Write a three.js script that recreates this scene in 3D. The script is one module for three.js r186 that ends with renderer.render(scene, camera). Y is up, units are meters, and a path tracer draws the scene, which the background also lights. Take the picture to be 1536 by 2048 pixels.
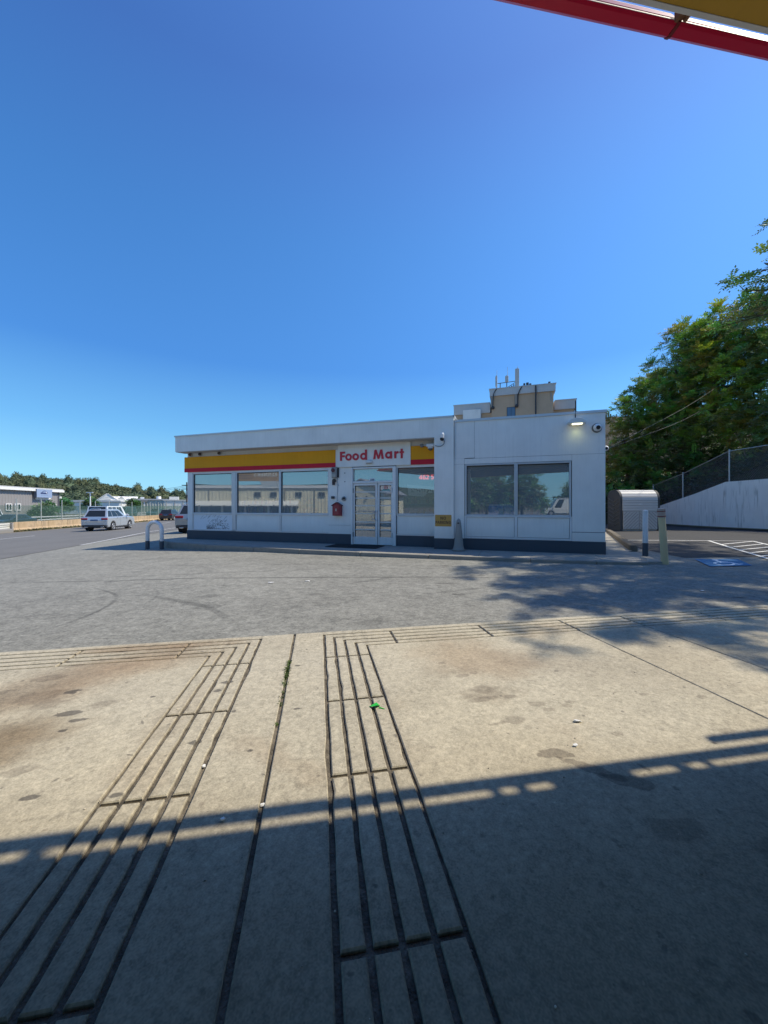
import * as THREE from 'three';
import { mergeGeometries } from 'three/addons/utils/BufferGeometryUtils.js';
import { ConvexGeometry } from 'three/addons/geometries/ConvexGeometry.js';
import { RoundedBoxGeometry } from 'three/addons/geometries/RoundedBoxGeometry.js';
import { FontLoader } from 'three/addons/loaders/FontLoader.js';
import { TextGeometry } from 'three/addons/geometries/TextGeometry.js';

// ------------------------------------------------------------------ camera, sky, sun, exposure
const scene = new THREE.Scene();
const EYE = 1.47, FOC = 769;                                   // eye height in metres, focal length in 1536 px units
const camera = new THREE.PerspectiveCamera(2 * Math.atan(1024 / FOC) * 180 / Math.PI, 0.75, 0.05, 4000);
camera.position.set(0, EYE, 0);
camera.lookAt(0, EYE, -10);
camera.setViewOffset(1536, 2048, 0, 12, 1536, 2048);           // level camera, lens shifted so the horizon lies a little above the middle
const SUN = new THREE.Vector3(0.749, 1, -0.107).normalize();   // high, to the east and a little behind the shop
const sky = skyTexture();
scene.background = sky; scene.environment = sky; scene.environmentIntensity = 1; scene.backgroundIntensity = 1;
const sun = new THREE.DirectionalLight(new THREE.Color(1, 0.91, 0.735), 5);
sun.target.position.set(0, 0, -10); sun.position.copy(SUN).multiplyScalar(120).add(sun.target.position);
sun.castShadow = true; sun.shadow.mapSize.set(4096, 4096); sun.shadow.radius = 1; sun.shadow.bias = -0.0004;
Object.assign(sun.shadow.camera, { left: -60, right: 60, top: 60, bottom: -60, near: 1, far: 300 });
scene.add(sun, sun.target);
const renderer = new THREE.WebGLRenderer({ antialias: true });
renderer.toneMapping = THREE.LinearToneMapping; renderer.toneMappingExposure = 1.06;
renderer.shadowMap.enabled = true; renderer.shadowMap.type = THREE.PCFSoftShadowMap;

function skyTexture() {
  const W = 1024, H = 512, d = new Float32Array(W * H * 4), v = new THREE.Vector3();
  // clear blue sky: radiance by elevation (degrees), brighter and whiter round the sun
  const E = [-90, -3, 0, 4, 10, 19, 34, 47, 90], R = [.10, .12, .37, .29, .165, .074, .05, .034, .022], G = [.11, .13, .72, .66, .475, .277, .203, .128, .092], Bl = [.10, .13, .94, .95, .9, .75, .58, .43, .33];
  const lut = (A, e) => { let i = 0; while (i < E.length - 2 && e > E[i + 1]) i++; const t = Math.min(1, Math.max(0, (e - E[i]) / (E[i + 1] - E[i]))); return A[i] + (A[i + 1] - A[i]) * t; };
  for (let j = 0; j < H; j++) for (let i = 0; i < W; i++) {
    const el = ((j + .5) / H - .5) * Math.PI, az = ((i + .5) / W - .5) * 2 * Math.PI;
    v.set(Math.cos(el) * Math.cos(az), Math.sin(el), Math.cos(el) * Math.sin(az));
    const c = v.dot(SUN), g = Math.acos(Math.min(1, c)), e = el * 180 / Math.PI;
    const up = e > 0 ? 1 : 0, ray = up ? 1 + c * c : 1, mie = up * 0.45 * Math.exp(-g / .35);
    const k = (j * W + i) * 4;
    d[k] = lut(R, e) * ray + mie; d[k + 1] = lut(G, e) * ray + mie * .98; d[k + 2] = lut(Bl, e) * (up ? .97 + .95 * c * c : 1) + mie * .9; d[k + 3] = 1;
  }
  const t = new THREE.DataTexture(d, W, H, THREE.RGBAFormat, THREE.FloatType);
  t.mapping = THREE.EquirectangularReflectionMapping; t.magFilter = t.minFilter = THREE.LinearFilter; t.wrapS = THREE.RepeatWrapping; t.colorSpace = THREE.LinearSRGBColorSpace; t.needsUpdate = true;
  return t;
}

// ------------------------------------------------------------------ helpers
function rng(s) { return () => { s |= 0; s = s + 0x6D2B79F5 | 0; let t = Math.imul(s ^ s >>> 15, 1 | s); t = t + Math.imul(t ^ t >>> 7, 61 | t) ^ t; return ((t ^ t >>> 14) >>> 0) / 4294967296; }; }
const lerp = (a, b, t) => a + (b - a) * t, clamp = (x, a, b) => Math.min(b, Math.max(a, x)), sst = (a, b, x) => { const t = clamp((x - a) / (b - a), 0, 1); return t * t * (3 - 2 * t); };
const h2 = (x, y, s) => { let h = Math.imul(x, 374761393) + Math.imul(y, 668265263) + Math.imul(s, 974711); h = Math.imul(h ^ h >>> 13, 1274126177); return ((h ^ h >>> 16) >>> 0) / 4294967296; };
function vn(x, y, s, p) {                                        // value noise, with period p when given
  const xi = Math.floor(x), yi = Math.floor(y), fx = x - xi, fy = y - yi, u = fx * fx * (3 - 2 * fx), w = fy * fy * (3 - 2 * fy);
  const m = p ? (n) => ((n % p) + p) % p : (n) => n, x0 = m(xi), x1 = m(xi + 1), y0 = m(yi), y1 = m(yi + 1);
  return lerp(lerp(h2(x0, y0, s), h2(x1, y0, s), u), lerp(h2(x0, y1, s), h2(x1, y1, s), u), w);
}
function fbm(x, y, s, o = 4, p) { let a = .5, r = 0, n = 0; for (let i = 0; i < o; i++) { r += a * vn(x, y, s + i, p); n += a; a *= .5; x *= 2; y *= 2; if (p) p *= 2; } return r / n; }
const enc = (c) => { c = clamp(c, 0, 1); return 255 * (c <= .0031308 ? 12.92 * c : 1.055 * Math.pow(c, 1 / 2.4) - .055); };
function tex(w, h, data, { srgb = true, wrap = THREE.RepeatWrapping, rep } = {}) {                  // data: Float32Array of rgb, linear
  const b = new Uint8Array(w * h * 4);
  for (let i = 0, n = w * h; i < n; i++) { for (let c = 0; c < 3; c++) b[i * 4 + c] = srgb ? enc(data[i * 3 + c]) : 255 * clamp(data[i * 3 + c], 0, 1); b[i * 4 + 3] = 255; }
  const t = new THREE.DataTexture(b, w, h); t.magFilter = THREE.LinearFilter; t.minFilter = THREE.LinearMipmapLinearFilter; t.wrapS = t.wrapT = wrap; if (rep) t.repeat.set(...rep);
  t.colorSpace = srgb ? THREE.SRGBColorSpace : THREE.NoColorSpace; t.generateMipmaps = true; t.needsUpdate = true; return t;
}
function fill(w, h, fn) { const d = new Float32Array(w * h * 3); for (let j = 0, k = 0; j < h; j++) for (let i = 0; i < w; i++, k += 3) { const c = fn(i, j); if (typeof c === 'number') d[k] = d[k + 1] = d[k + 2] = c; else { d[k] = c[0]; d[k + 1] = c[1]; d[k + 2] = c[2]; } } return d; }
const rgb = (r, g, b) => new THREE.Color().setRGB(r, g, b);
const std = (c, o = {}) => new THREE.MeshStandardMaterial({ color: Array.isArray(c) ? rgb(...c) : c, roughness: .6, metalness: 0, ...o });
function prep(g, uv = true) {                                   // plain triangles with position, normal and uv in metres
  g = g.index ? g.toNonIndexed() : g;
  for (const k of Object.keys(g.attributes)) if (!['position', 'normal', 'uv', 'color'].includes(k)) g.deleteAttribute(k);
  if (!g.attributes.normal) g.computeVertexNormals();
  if (uv) {
    const p = g.attributes.position, n = p.count, a = new Float32Array(n * 2), A = new THREE.Vector3(), B = new THREE.Vector3(), C = new THREE.Vector3();
    for (let i = 0; i < n; i += 3) {
      A.fromBufferAttribute(p, i); B.fromBufferAttribute(p, i + 1).sub(A); C.fromBufferAttribute(p, i + 2).sub(A); B.cross(C);
      const x = Math.abs(B.x), y = Math.abs(B.y), z = Math.abs(B.z);
      for (let k = i; k < i + 3; k++) { const [u, v] = y >= x && y >= z ? [p.getX(k), -p.getZ(k)] : x > z ? [p.getZ(k), p.getY(k)] : [p.getX(k), p.getY(k)]; a[k * 2] = u; a[k * 2 + 1] = v; }
    }
    g.setAttribute('uv', new THREE.BufferAttribute(a, 2));
  }
  return g;
}
const merge = (l) => l.length === 1 ? prep(l[0]) : mergeGeometries(l.map((g) => prep(g)));
function shade(m) { m.castShadow = m.receiveShadow = true; return m; }
const used = {};
function numbered(n) { if (!(n in used)) { used[n] = 0; return n; } used[n]++; return `${n}_${String(used[n]).padStart(3, '0')}`; }
function part(name, geos, mat, parent, label) { const m = shade(new THREE.Mesh(merge([].concat(geos)), mat)); m.name = numbered(name); if (label) m.userData.label = label; parent.add(m); return m; }
function raw(name, geo, mat, parent) { const m = shade(new THREE.Mesh(geo, mat)); m.name = numbered(name); parent.add(m); return m; }
function thing(name, label, category, pos = [0, 0, 0], turn = 0, group) {
  const o = new THREE.Group(); o.name = numbered(name); o.position.set(...pos); o.rotation.y = turn; o.userData = { label, category }; if (group) o.userData.group = group; scene.add(o); return o;
}
function struct(name, label) { const o = new THREE.Group(); o.name = numbered(name); o.userData = { kind: 'structure' }; if (label) { o.userData.label = label; } scene.add(o); return o; }
function copyThing(src, name, label, pos, turn = 0) { const c = src.clone(); c.traverse((o) => { if (o !== c) o.name = numbered(o.name.replace(/_\d{3}$/, '')); }); c.name = numbered(name); c.userData = { ...src.userData, label }; c.position.set(...pos); c.rotation.y = turn; scene.add(c); return c; }
const box = (w, h, d, x = 0, y = 0, z = 0) => new THREE.BoxGeometry(w, h, d).translate(x, y, z);
const bb = (x0, x1, y0, y1, z0, z1) => box(x1 - x0, y1 - y0, z1 - z0, (x0 + x1) / 2, (y0 + y1) / 2, (z0 + z1) / 2);
const rbx = (x0, x1, y0, y1, z0, z1, r = .008) => new RoundedBoxGeometry(x1 - x0, y1 - y0, z1 - z0, 1, Math.min(r, (x1 - x0) * .45, (y1 - y0) * .45, (z1 - z0) * .45)).translate((x0 + x1) / 2, (y0 + y1) / 2, (z0 + z1) / 2);
const cyl = (r0, r1, h, x = 0, y = 0, z = 0, s = 16) => new THREE.CylinderGeometry(r0, r1, h, s).translate(x, y, z);
function rod(a, b, r, s = 6, r2) { const A = new THREE.Vector3(...a), B = new THREE.Vector3(...b), d = B.clone().sub(A), g = new THREE.CylinderGeometry(r2 ?? r, r, d.length(), s); g.applyQuaternion(new THREE.Quaternion().setFromUnitVectors(new THREE.Vector3(0, 1, 0), d.clone().normalize())); return g.translate((A.x + B.x) / 2, (A.y + B.y) / 2, (A.z + B.z) / 2); }
const tube = (pts, r, n = 16, s = 8) => new THREE.TubeGeometry(new THREE.CatmullRomCurve3(pts.map((p) => new THREE.Vector3(...p))), n, r, s);
const ext = (pts, d, bevel = 0) => new THREE.ExtrudeGeometry(pts instanceof THREE.Shape ? pts : new THREE.Shape(pts.map((p) => new THREE.Vector2(...p))), { depth: d, bevelEnabled: bevel > 0, bevelSize: bevel, bevelThickness: bevel, bevelOffset: -bevel, bevelSegments: 2, curveSegments: 12 });
const at = (px, py, D) => [(px - 768) / FOC * D, EYE - (py - 1012) / FOC * D, -D];   // the point seen in that direction at depth D

// ------------------------------------------------------------------ ground heights
function q(D) { return -.0066 * Math.min(D, 5) + .063 * sst(5, 11, D) + .08 * sst(11, 20, D); }
function gy(X, D) { const x = Math.max(X, -34); return .0096 * Math.min(x, 24) + q(D) - .02 * Math.max(0, -4 - x); }
const PA = 9.574 * Math.PI / 180, pc = Math.cos(PA), ps = Math.sin(PA);
const uvw = (u, v) => [u * pc - v * ps, u * ps + v * pc];        // pad frame (along its edge, across it) -> X, depth
function sheet(us, vs, map, off = 0, uvf) {                      // a sheet that follows the ground
  const nu = us.length, nv = vs.length, P = new Float32Array(nu * nv * 3), U = new Float32Array(nu * nv * 2), I = [];
  for (let j = 0; j < nv; j++) for (let i = 0; i < nu; i++) { const [X, D] = map(us[i], vs[j]), k = j * nu + i; P.set([X, gy(X, D) + off, -D], k * 3); U.set(uvf ? uvf(X, D, us[i], vs[j]) : [X, D], k * 2); }
  for (let j = 0; j < nv - 1; j++) for (let i = 0; i < nu - 1; i++) { const a = j * nu + i; I.push(a, a + 1, a + nu, a + 1, a + nu + 1, a + nu); }
  const g = new THREE.BufferGeometry(); g.setAttribute('position', new THREE.BufferAttribute(P, 3)); g.setAttribute('uv', new THREE.BufferAttribute(U, 2)); g.setIndex(I); g.computeVertexNormals(); return g;
}
const range = (a, b, s) => { const n = Math.max(1, Math.round((b - a) / s)), r = []; for (let i = 0; i <= n; i++) r.push(a + (b - a) * i / n); return r; };
const line = (x0, d0, x1, d1, w, off = .012, step = .5) => { const L = Math.hypot(x1 - x0, d1 - d0), tx = (x1 - x0) / L, td = (d1 - d0) / L; return sheet([-w / 2, w / 2], range(0, L, step), (a, b) => [x0 + tx * b + td * a, d0 + td * b - tx * a], off); };
// ------------------------------------------------------------------ materials for the ground
const fineBump = tex(512, 512, fill(512, 512, (i, j) => .5 * fbm(i / 5, j / 5, 3, 2) * 0 + .55 * vn(i / 4, j / 4, 11, 128) + .3 * vn(i / 2, j / 2, 12, 256) + .15 * h2(i, j, 5)), { srgb: false, rep: [1 / .9, 1 / .9] });
const grainBump = tex(512, 512, fill(512, 512, (i, j) => { const a = vn(i / 5, j / 5, 21, 512 / 5 | 0), b = vn(i / 2.5, j / 2.5, 22, 204); return Math.pow(a, 1.4) * .65 + b * .35; }), { srgb: false, rep: [1 / .8, 1 / .8] });

const GR = [.057, .168, .280, .394, .510], GL = [-.653, -.763, -.880, -.988, -1.096];            // groove lines along the pad's depth
const GH = [4.55, 4.44, 4.33, 4.22, 4.12], EDGE = 4.655, JOINT = -.283;                          // groove lines along its edge
const CUT = [-11, .41, 1.27, 2.135, 2.975, 3.86];
const HR = [.84, 1.96, 3.06, 3.96, 5.15, 6.3, 14], HL = [-1.41, -2.465, -3.55, -13];

function concreteTexture() {
  const W = 2048, H = 1024, S = 200, U0 = -4, V0 = .2;           // 5 mm per texel
  const d = fill(W, H, (i, j) => {
    const u = i / S + U0, v = j / S + V0;
    let k = .80 + .30 * fbm(u * .7, v * .7, 41, 4) + .10 * (fbm(u * 5, v * 5, 47, 4) - .5) + .34 * (vn(u * 45, v * 45, 51) - .5) * vn(u * 9, v * 9, 52) + .42 * (h2(i, j, 7) - .5) + .22 * (vn(i / 3, j / 3, 55) - .5) + .16 * (vn(i / 7, j / 7, 56) - .5);
    const streak = fbm(u * 1.5 + v * .2, v * .35, 61, 3); k *= .93 + .14 * streak;
    if (h2(i, j, 9) > .9985) k *= .55; if (h2(i >> 1, j >> 1, 19) > .9992) k *= 1.35;
    const w = fbm(u * .9 + 9, v * .9, 71, 3); const canopyShade = (1 - sst(.7, 2.6, v + 1.1 * (fbm(u * .8, v * .8, 73, 3) - .5))), kg = 1 - .09 * canopyShade, kb = 1 - .22 * canopyShade; k *= 1 - .5 * canopyShade;  // canopy shade deepened in the colour itself, darker and browner with a ragged edge
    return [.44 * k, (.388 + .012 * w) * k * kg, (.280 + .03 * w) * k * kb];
  });
  const blot = (u, v, ru, rv, ang, a, col, rough = .5, seed = 1, soft = .5) => {
    const R = Math.max(ru, rv) * 1.9, i0 = Math.max(0, (u - R - U0) * S | 0), i1 = Math.min(W, (u + R - U0) * S | 0), j0 = Math.max(0, (v - R - V0) * S | 0), j1 = Math.min(H, (v + R - V0) * S | 0), c = Math.cos(ang), s = Math.sin(ang);
    for (let j = j0; j < j1; j++) for (let i = i0; i < i1; i++) {
      const x = i / S + U0 - u, y = j / S + V0 - v, X = (x * c + y * s) / ru, Y = (-x * s + y * c) / rv;
      let r = Math.hypot(X, Y); r += rough * (fbm(x / R * 3 + seed * 7, y / R * 3, 80 + seed, 4) - .5) * 2;
      const m = a * (1 - sst(1 - soft, 1 + soft * .2, r)); if (m <= 0) continue;
      const k = (j * W + i) * 3; for (let n = 0; n < 3; n++) d[k + n] *= 1 - m * (1 - col[n]);
    }
  };
  const oil = [.42, .38, .36], dark = [.22, .22, .25], wet = [.55, .53, .53], rust = [.66, .52, .42];
  // brown, oily wear on the slab left of the grooves
  blot(-2.1, 3.55, 1.1, .55, .5, .8, rust, .8, 1, .9); blot(-2.0, 2.75, .55, .36, .2, .9, [.5, .42, .34], .8, 2, .9); blot(-2.75, 3.2, .8, .7, .3, .68, oil, .9, 3, .9); blot(-1.75, 4.15, .8, .3, .1, .5, rust, .8, 4, .9);
  blot(-2.3, 2.2, .6, .5, 0, .4, oil, .9, 5, .9); blot(-1.5, 4.5, .9, .14, 0, .7, rust, .7, 6, .9); blot(-2.9, 2.5, .5, .5, 0, .5, oil, .8, 8, .9);
  for (const [u, v, a, b] of [[-2.36, 3.84, .16, .09], [-2.2, 3.46, .17, .13], [-2.05, 3.33, .12, .1], [-1.67, 2.5, .09, .05], [-2.6, 3.3, .1, .06], [-2.3, 4.1, .12, .05], [-1.62, 3.25, .09, .06], [-2.55, 3.6, .08, .05]]) blot(u, v, a, b, .2, .55, wet, .5, u * 10 | 0, .3);
  for (const [u, v, a, b] of [[-1.8, 3.14, .105, .045], [-1.68, 3.03, .06, .03], [-1.99, 3.51, .06, .04], [-1.04, 2.19, .035, .022], [-.82, 3.31, .032, .028], [-.78, 2.6, .04, .027], [-.62, 2.95, .02, .02], [-1.47, 2.25, .05, .02], [-.78, 3.46, .05, .03], [-1.7, 2.9, .03, .02], [-.42, 2.45, .016, .016], [-.16, 2.9, .03, .016], [-.2, 3.7, .03, .02], [-2.62, 2.9, .05, .03], [-1.3, 3.3, .02, .015]]) blot(u, v, a, b, .1, .8, dark, .45, u * 13 | 0, .22);
  // drips and a long wet mark on the slab right of the grooves
  blot(1.45, 3.6, .75, .4, -.5, .5, rust, .8, 11, .9); blot(1.3, 2.85, .28, .16, 0, .6, oil, .8, 12, .9); blot(1.05, 3.3, .35, .3, 0, .28, oil, .8, 13, .9); blot(2.6, 3.1, 1.2, .5, -.3, .2, oil, .9, 15, .9); blot(3.6, 3.6, .6, .5, 0, .22, oil, .9, 16, .9);
  for (const [u, v, a, b] of [[1.3, 2.93, .11, .065], [1.25, 2.78, .13, .035], [1.45, 2.78, .07, .03], [1.33, 2.47, .09, .05], [1.6, 2.64, .07, .045], [1.64, 2.55, .05, .03], [1.8, 2.58, .04, .03], [1.86, 2.62, .04, .03], [1.24, 3.2, .07, .035], [1.36, 3.24, .05, .03], [2.3, 4.03, .1, .03], [2.4, 4.04, .06, .03], [1.9, 2.2, .04, .03], [1.6, 1.5, .13, .08], [2.2, 1.2, .12, .08], [1.15, 3.5, .04, .03], [2.5, 2.62, .04, .02], [2.9, 2.5, .05, .03], [2.62, 2.1, .06, .03], [1.2, 2.45, .1, .02], [1.9, 1.35, .07, .05]]) blot(u, v, a, b, .1, .55, wet, .55, u * 17 | 0, .3);
  blot(1.40, 2.08, .12, .035, -.3, .7, [.38, .36, .36], 1.3, 21, .12); blot(1.5, 1.93, .16, .03, -.75, .6, [.38, .36, .36], 1.3, 22, .12); blot(1.66, 1.8, .15, .04, -.4, .6, [.4, .38, .38], 1.2, 23, .15);
  const R = rng(5); for (let k = 0; k < 560; k++) blot(U0 + R() * 10.2, V0 + R() * 5, .008 + R() * R() * .03, .006 + R() * .012, R() * 3, .25 + R() * .45, R() < .5 ? dark : wet, .5, k % 19, .3);
  for (let k = 0; k < 46; k++) blot(U0 + R() * 10.2, .3 + R() * 4.2, .15 + R() * .4, .1 + R() * .3, R() * 3, .08 + R() * .2, R() < .5 ? oil : rust, .9, k % 23, .95);
  // grime along the grooves
  for (const u of [...GR, ...GL, JOINT]) { const i0 = Math.round((u - U0) * S); for (let j = 0; j < H; j++) for (let a = -8; a <= 8; a++) { const k = (j * W + i0 + a) * 3, m = .3 * (1 - Math.abs(a) / 9) * vn(j / 30, a + u * 100, 33); for (let n = 0; n < 3; n++) d[k + n] *= 1 - m; } }
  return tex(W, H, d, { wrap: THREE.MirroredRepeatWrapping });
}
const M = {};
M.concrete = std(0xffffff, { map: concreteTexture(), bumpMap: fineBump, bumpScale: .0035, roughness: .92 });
const padUV = (x, z) => { const X = x, D = -z, u = X * pc + D * ps, v = -X * ps + D * pc; return [(u + 4) / 10.24, (v - .2) / 5.12]; };
M.groove = std([.20, .17, .13], { map: tex(512, 512, fill(512, 512, (i, j) => { const k = .25 + .9 * Math.pow(fbm(i / 26, j / 26, 811, 4), 1.6) + .25 * (h2(i, j, 6) - .5); return [k, k, k * .97]; }), { wrap: THREE.MirroredRepeatWrapping }), roughness: 1, bumpMap: grainBump, bumpScale: .006 });

function asphaltTexture() {                                      // forecourt: 24 m x 12 m, with tyre marks and patches
  const W = 2048, H = 1024, S = W / 24, X0 = -16, D0 = 4.5;
  const d = fill(W, H, (i, j) => {
    const x = i / S + X0, D = j / S + D0;
    let k = .84 + .26 * fbm(x * .35, D * .35, 141, 4) + .22 * (fbm(x * 2.2, D * 2.2, 143, 4) - .5) + .5 * (h2(i, j, 77) - .5) + .32 * (vn(i / 2.2, j / 2.2, 78) - .5) + .3 * (vn(i / 5, j / 4, 81) - .5) + .2 * (vn(i / 11, j / 9, 82) - .5);
    if (h2(i, j, 79) > .992) k *= 1.5; if (h2(i, j, 80) > .994) k *= .5;
    const crack = Math.abs(fbm(x * .5, D * .5, 150, 4) - .5); if (crack < .0012) k *= .75;
    const w = fbm(x * .3, D * .3, 160, 2); return [.225 * k, (.218 + .004 * w) * k, (.187 + .008 * w) * k];
  });
  const mul = (x, D, m) => { const i = Math.round((x - X0) * S), j = Math.round((D - D0) * S); if (i < 0 || j < 0 || i >= W || j >= H) return; const k = (j * W + i) * 3; for (let n = 0; n < 3; n++) d[k + n] *= m; };
  const track = (pts, w, a, s, gap = .35) => { const c = new THREE.CatmullRomCurve3(pts.map((p) => new THREE.Vector3(p[0], 0, p[1]))), L = c.getLength(), n = Math.round(L * S * 1.6); for (let t = 0; t <= n; t++) { const p = c.getPointAt(t / n), T = c.getTangentAt(t / n), m = sst(gap, gap + .35, fbm(t / S / 1.2, 0, s, 3)) * sst(0, .25, t / n) * sst(0, .25, 1 - t / n); for (let o = -w; o <= w; o += .6 / S) { const f = a * m * (1 - Math.pow(Math.abs(o) / w, 3)) * (.6 + .4 * h2(t, Math.round(o * 900), s)); mul(p.x - T.z * o, p.z + T.x * o, 1 - f * .4); } } };
  track([[-9, 8.2], [-6, 8.05], [-3, 8.03], [0, 7.97], [2, 7.85], [4, 7.5]], .05, .75, 1, .1);
  track([[-8, 8.6], [-5, 8.5], [-2, 8.9], [0.5, 9.2]], .06, .4, 2); track([[-2.4, 6.6], [-1, 7.2], [.2, 8], [1.5, 9.2], [2.2, 10]], .07, .4, 3);
  track([[-5.6, 7.4], [-4.6, 6.6], [-4.25, 5.8], [-4.2, 5.1], [-4.3, 4.6]], .035, .6, 4, .15); track([[-6.2, 6.4], [-5.6, 5.9], [-5.2, 5.3], [-5.2, 4.6]], .05, .55, 5, .15); track([[-4.4, 7.3], [-3.9, 6.6], [-3.75, 5.9], [-3.8, 5.4]], .03, .4, 6, .2);
  track([[-4.6, 6.9], [-3.6, 6.35], [-2.8, 5.9], [-2.2, 5.3], [-1.9, 4.9]], .07, .4, 7, .25); track([[-3.4, 7.6], [-2.4, 6.8], [-1.9, 5.9]], .08, .3, 8); track([[-9, 10], [-4, 9.8], [1, 9.6]], .12, .25, 9); track([[-10, 11.5], [-5, 11.2], [-1, 10.6]], .1, .3, 10); track([[-1.2, 6.3], [.6, 6.5], [2.4, 7.2]], .06, .35, 11);
  const R = rng(31); for (let k = 0; k < 130; k++) { const x = X0 + R() * 22, D = D0 + R() * 10, a = .04 + R() * R() * .35, b = a * (.25 + R() * .5), m = .2 + R() * .5, r = R() * .6 - .3; for (let y = -b; y < b; y += .7 / S) for (let t = -a; t < a; t += .7 / S) { const f = 1 - Math.hypot(t / a, y / b) - .7 * (vn(t * 14, y * 14, k) - .3); if (f > 0) mul(x + t + y * r, D + y, 1 - m * .35 * Math.min(1, f * 3)); } }
  return tex(W, H, d, { wrap: THREE.MirroredRepeatWrapping });
}
M.lot = std(0xffffff, { map: asphaltTexture(), bumpMap: grainBump, bumpScale: .006, roughness: .93 });
const roadTex = tex(512, 512, fill(512, 512, (i, j) => { const k = .86 + .24 * fbm(i / 64, j / 64, 5, 4, 8) + .3 * (h2(i, j, 3) - .5); return [.150 * k, .145 * k, .136 * k]; }), { rep: [1 / 7, 1 / 7] });
M.road = std(0xffffff, { map: roadTex, bumpMap: grainBump, bumpScale: .004, roughness: .9 });
M.darkLot = std([.36, .37, .40], { map: roadTex, bumpMap: grainBump, bumpScale: .006, roughness: .95 });
M.paint = std([.62, .62, .6], { roughness: .7, bumpMap: grainBump, bumpScale: .003 });
M.soil = std(0xffffff, { map: tex(512, 512, fill(512, 512, (i, j) => { const a = fbm(i / 40, j / 40, 91, 5, 0), b = h2(i, j, 4); const k = .6 + .5 * a + .3 * (b - .5); return a > .55 ? [.09 * k, .10 * k, .045 * k] : [.13 * k, .105 * k, .07 * k]; }), { rep: [.25, .25], wrap: THREE.MirroredRepeatWrapping }), roughness: 1, bumpMap: grainBump, bumpScale: .02 });
M.kerb = std([.27, .255, .22], { roughness: .95, bumpMap: fineBump, bumpScale: .004, map: tex(512, 512, fill(512, 512, (i, j) => .72 + .4 * fbm(i / 50, j / 50, 17, 5) + .2 * (h2(i, j, 8) - .5)), { rep: [.6, .6], wrap: THREE.MirroredRepeatWrapping }) });

// ------------------------------------------------------------------ ground, forecourt, road
{
  const far = []; for (let i = -34; i <= 34; i++) far.push(Math.sinh(i / 34 * 5.4) * 14);
  const g = raw('ground', sheet(far, far, (a, b) => [a, b + 10], -.12), M.soil, scene); g.userData.kind = 'structure';
  const lot = struct('parking_lot'); for (const [a, b, c, d] of [[-32, 34, 4.645, 66], [-32, -13, -40, 4.645], [14, 34, -40, 4.645], [-13, 14, -40, -10.98]]) raw('asphalt', sheet(range(a, b, .5), range(c, d, .5), uvw, -.004, (X, D) => [(X + 16) / 24, (D - 4.5) / 12]), M.lot, lot);
  const rd = raw('road', sheet(range(-52, -10.15, 1), range(-70, 320, 1), uvw, .006), M.road, scene); rd.userData.kind = 'structure';
  const dl = raw('parking_bay', sheet(range(7.9, 20.5, .4), range(10.2, 26, .4), (a, b) => [a + (b - 10) * .12, b], .005), M.darkLot, scene); dl.userData.kind = 'structure';
  const mk = struct('road_marking');
  const uvline = (u0, v0, u1, v1, w) => { const [a, b] = uvw(u0, v0), [c, d] = uvw(u1, v1); return line(a, b, c, d, w, .014, 1); };
  raw('edge_line', sheet([-.06, .06], range(0, 1, .02), (a, t) => { const v = 18.4 + t * 120, u = -10.08 - .00 * t - 1.3 * sst(18, 30, v) - (v > 30 ? (v - 30) * .02 : 0); return uvw(u + a, v); }, .014), M.paint, mk);
  for (const [v0, v1] of [[24.4, 28.6], [36.8, 40], [49, 52], [61, 64], [73, 76]]) raw('lane_line', uvline(-18.2, v0, -18.35, v1, .13), M.paint, mk);
  raw('yellow_line', uvline(-24.9, -30, -24.9, 150, .12), std([.5, .36, .08], { roughness: .8 }), mk);
}
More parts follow.
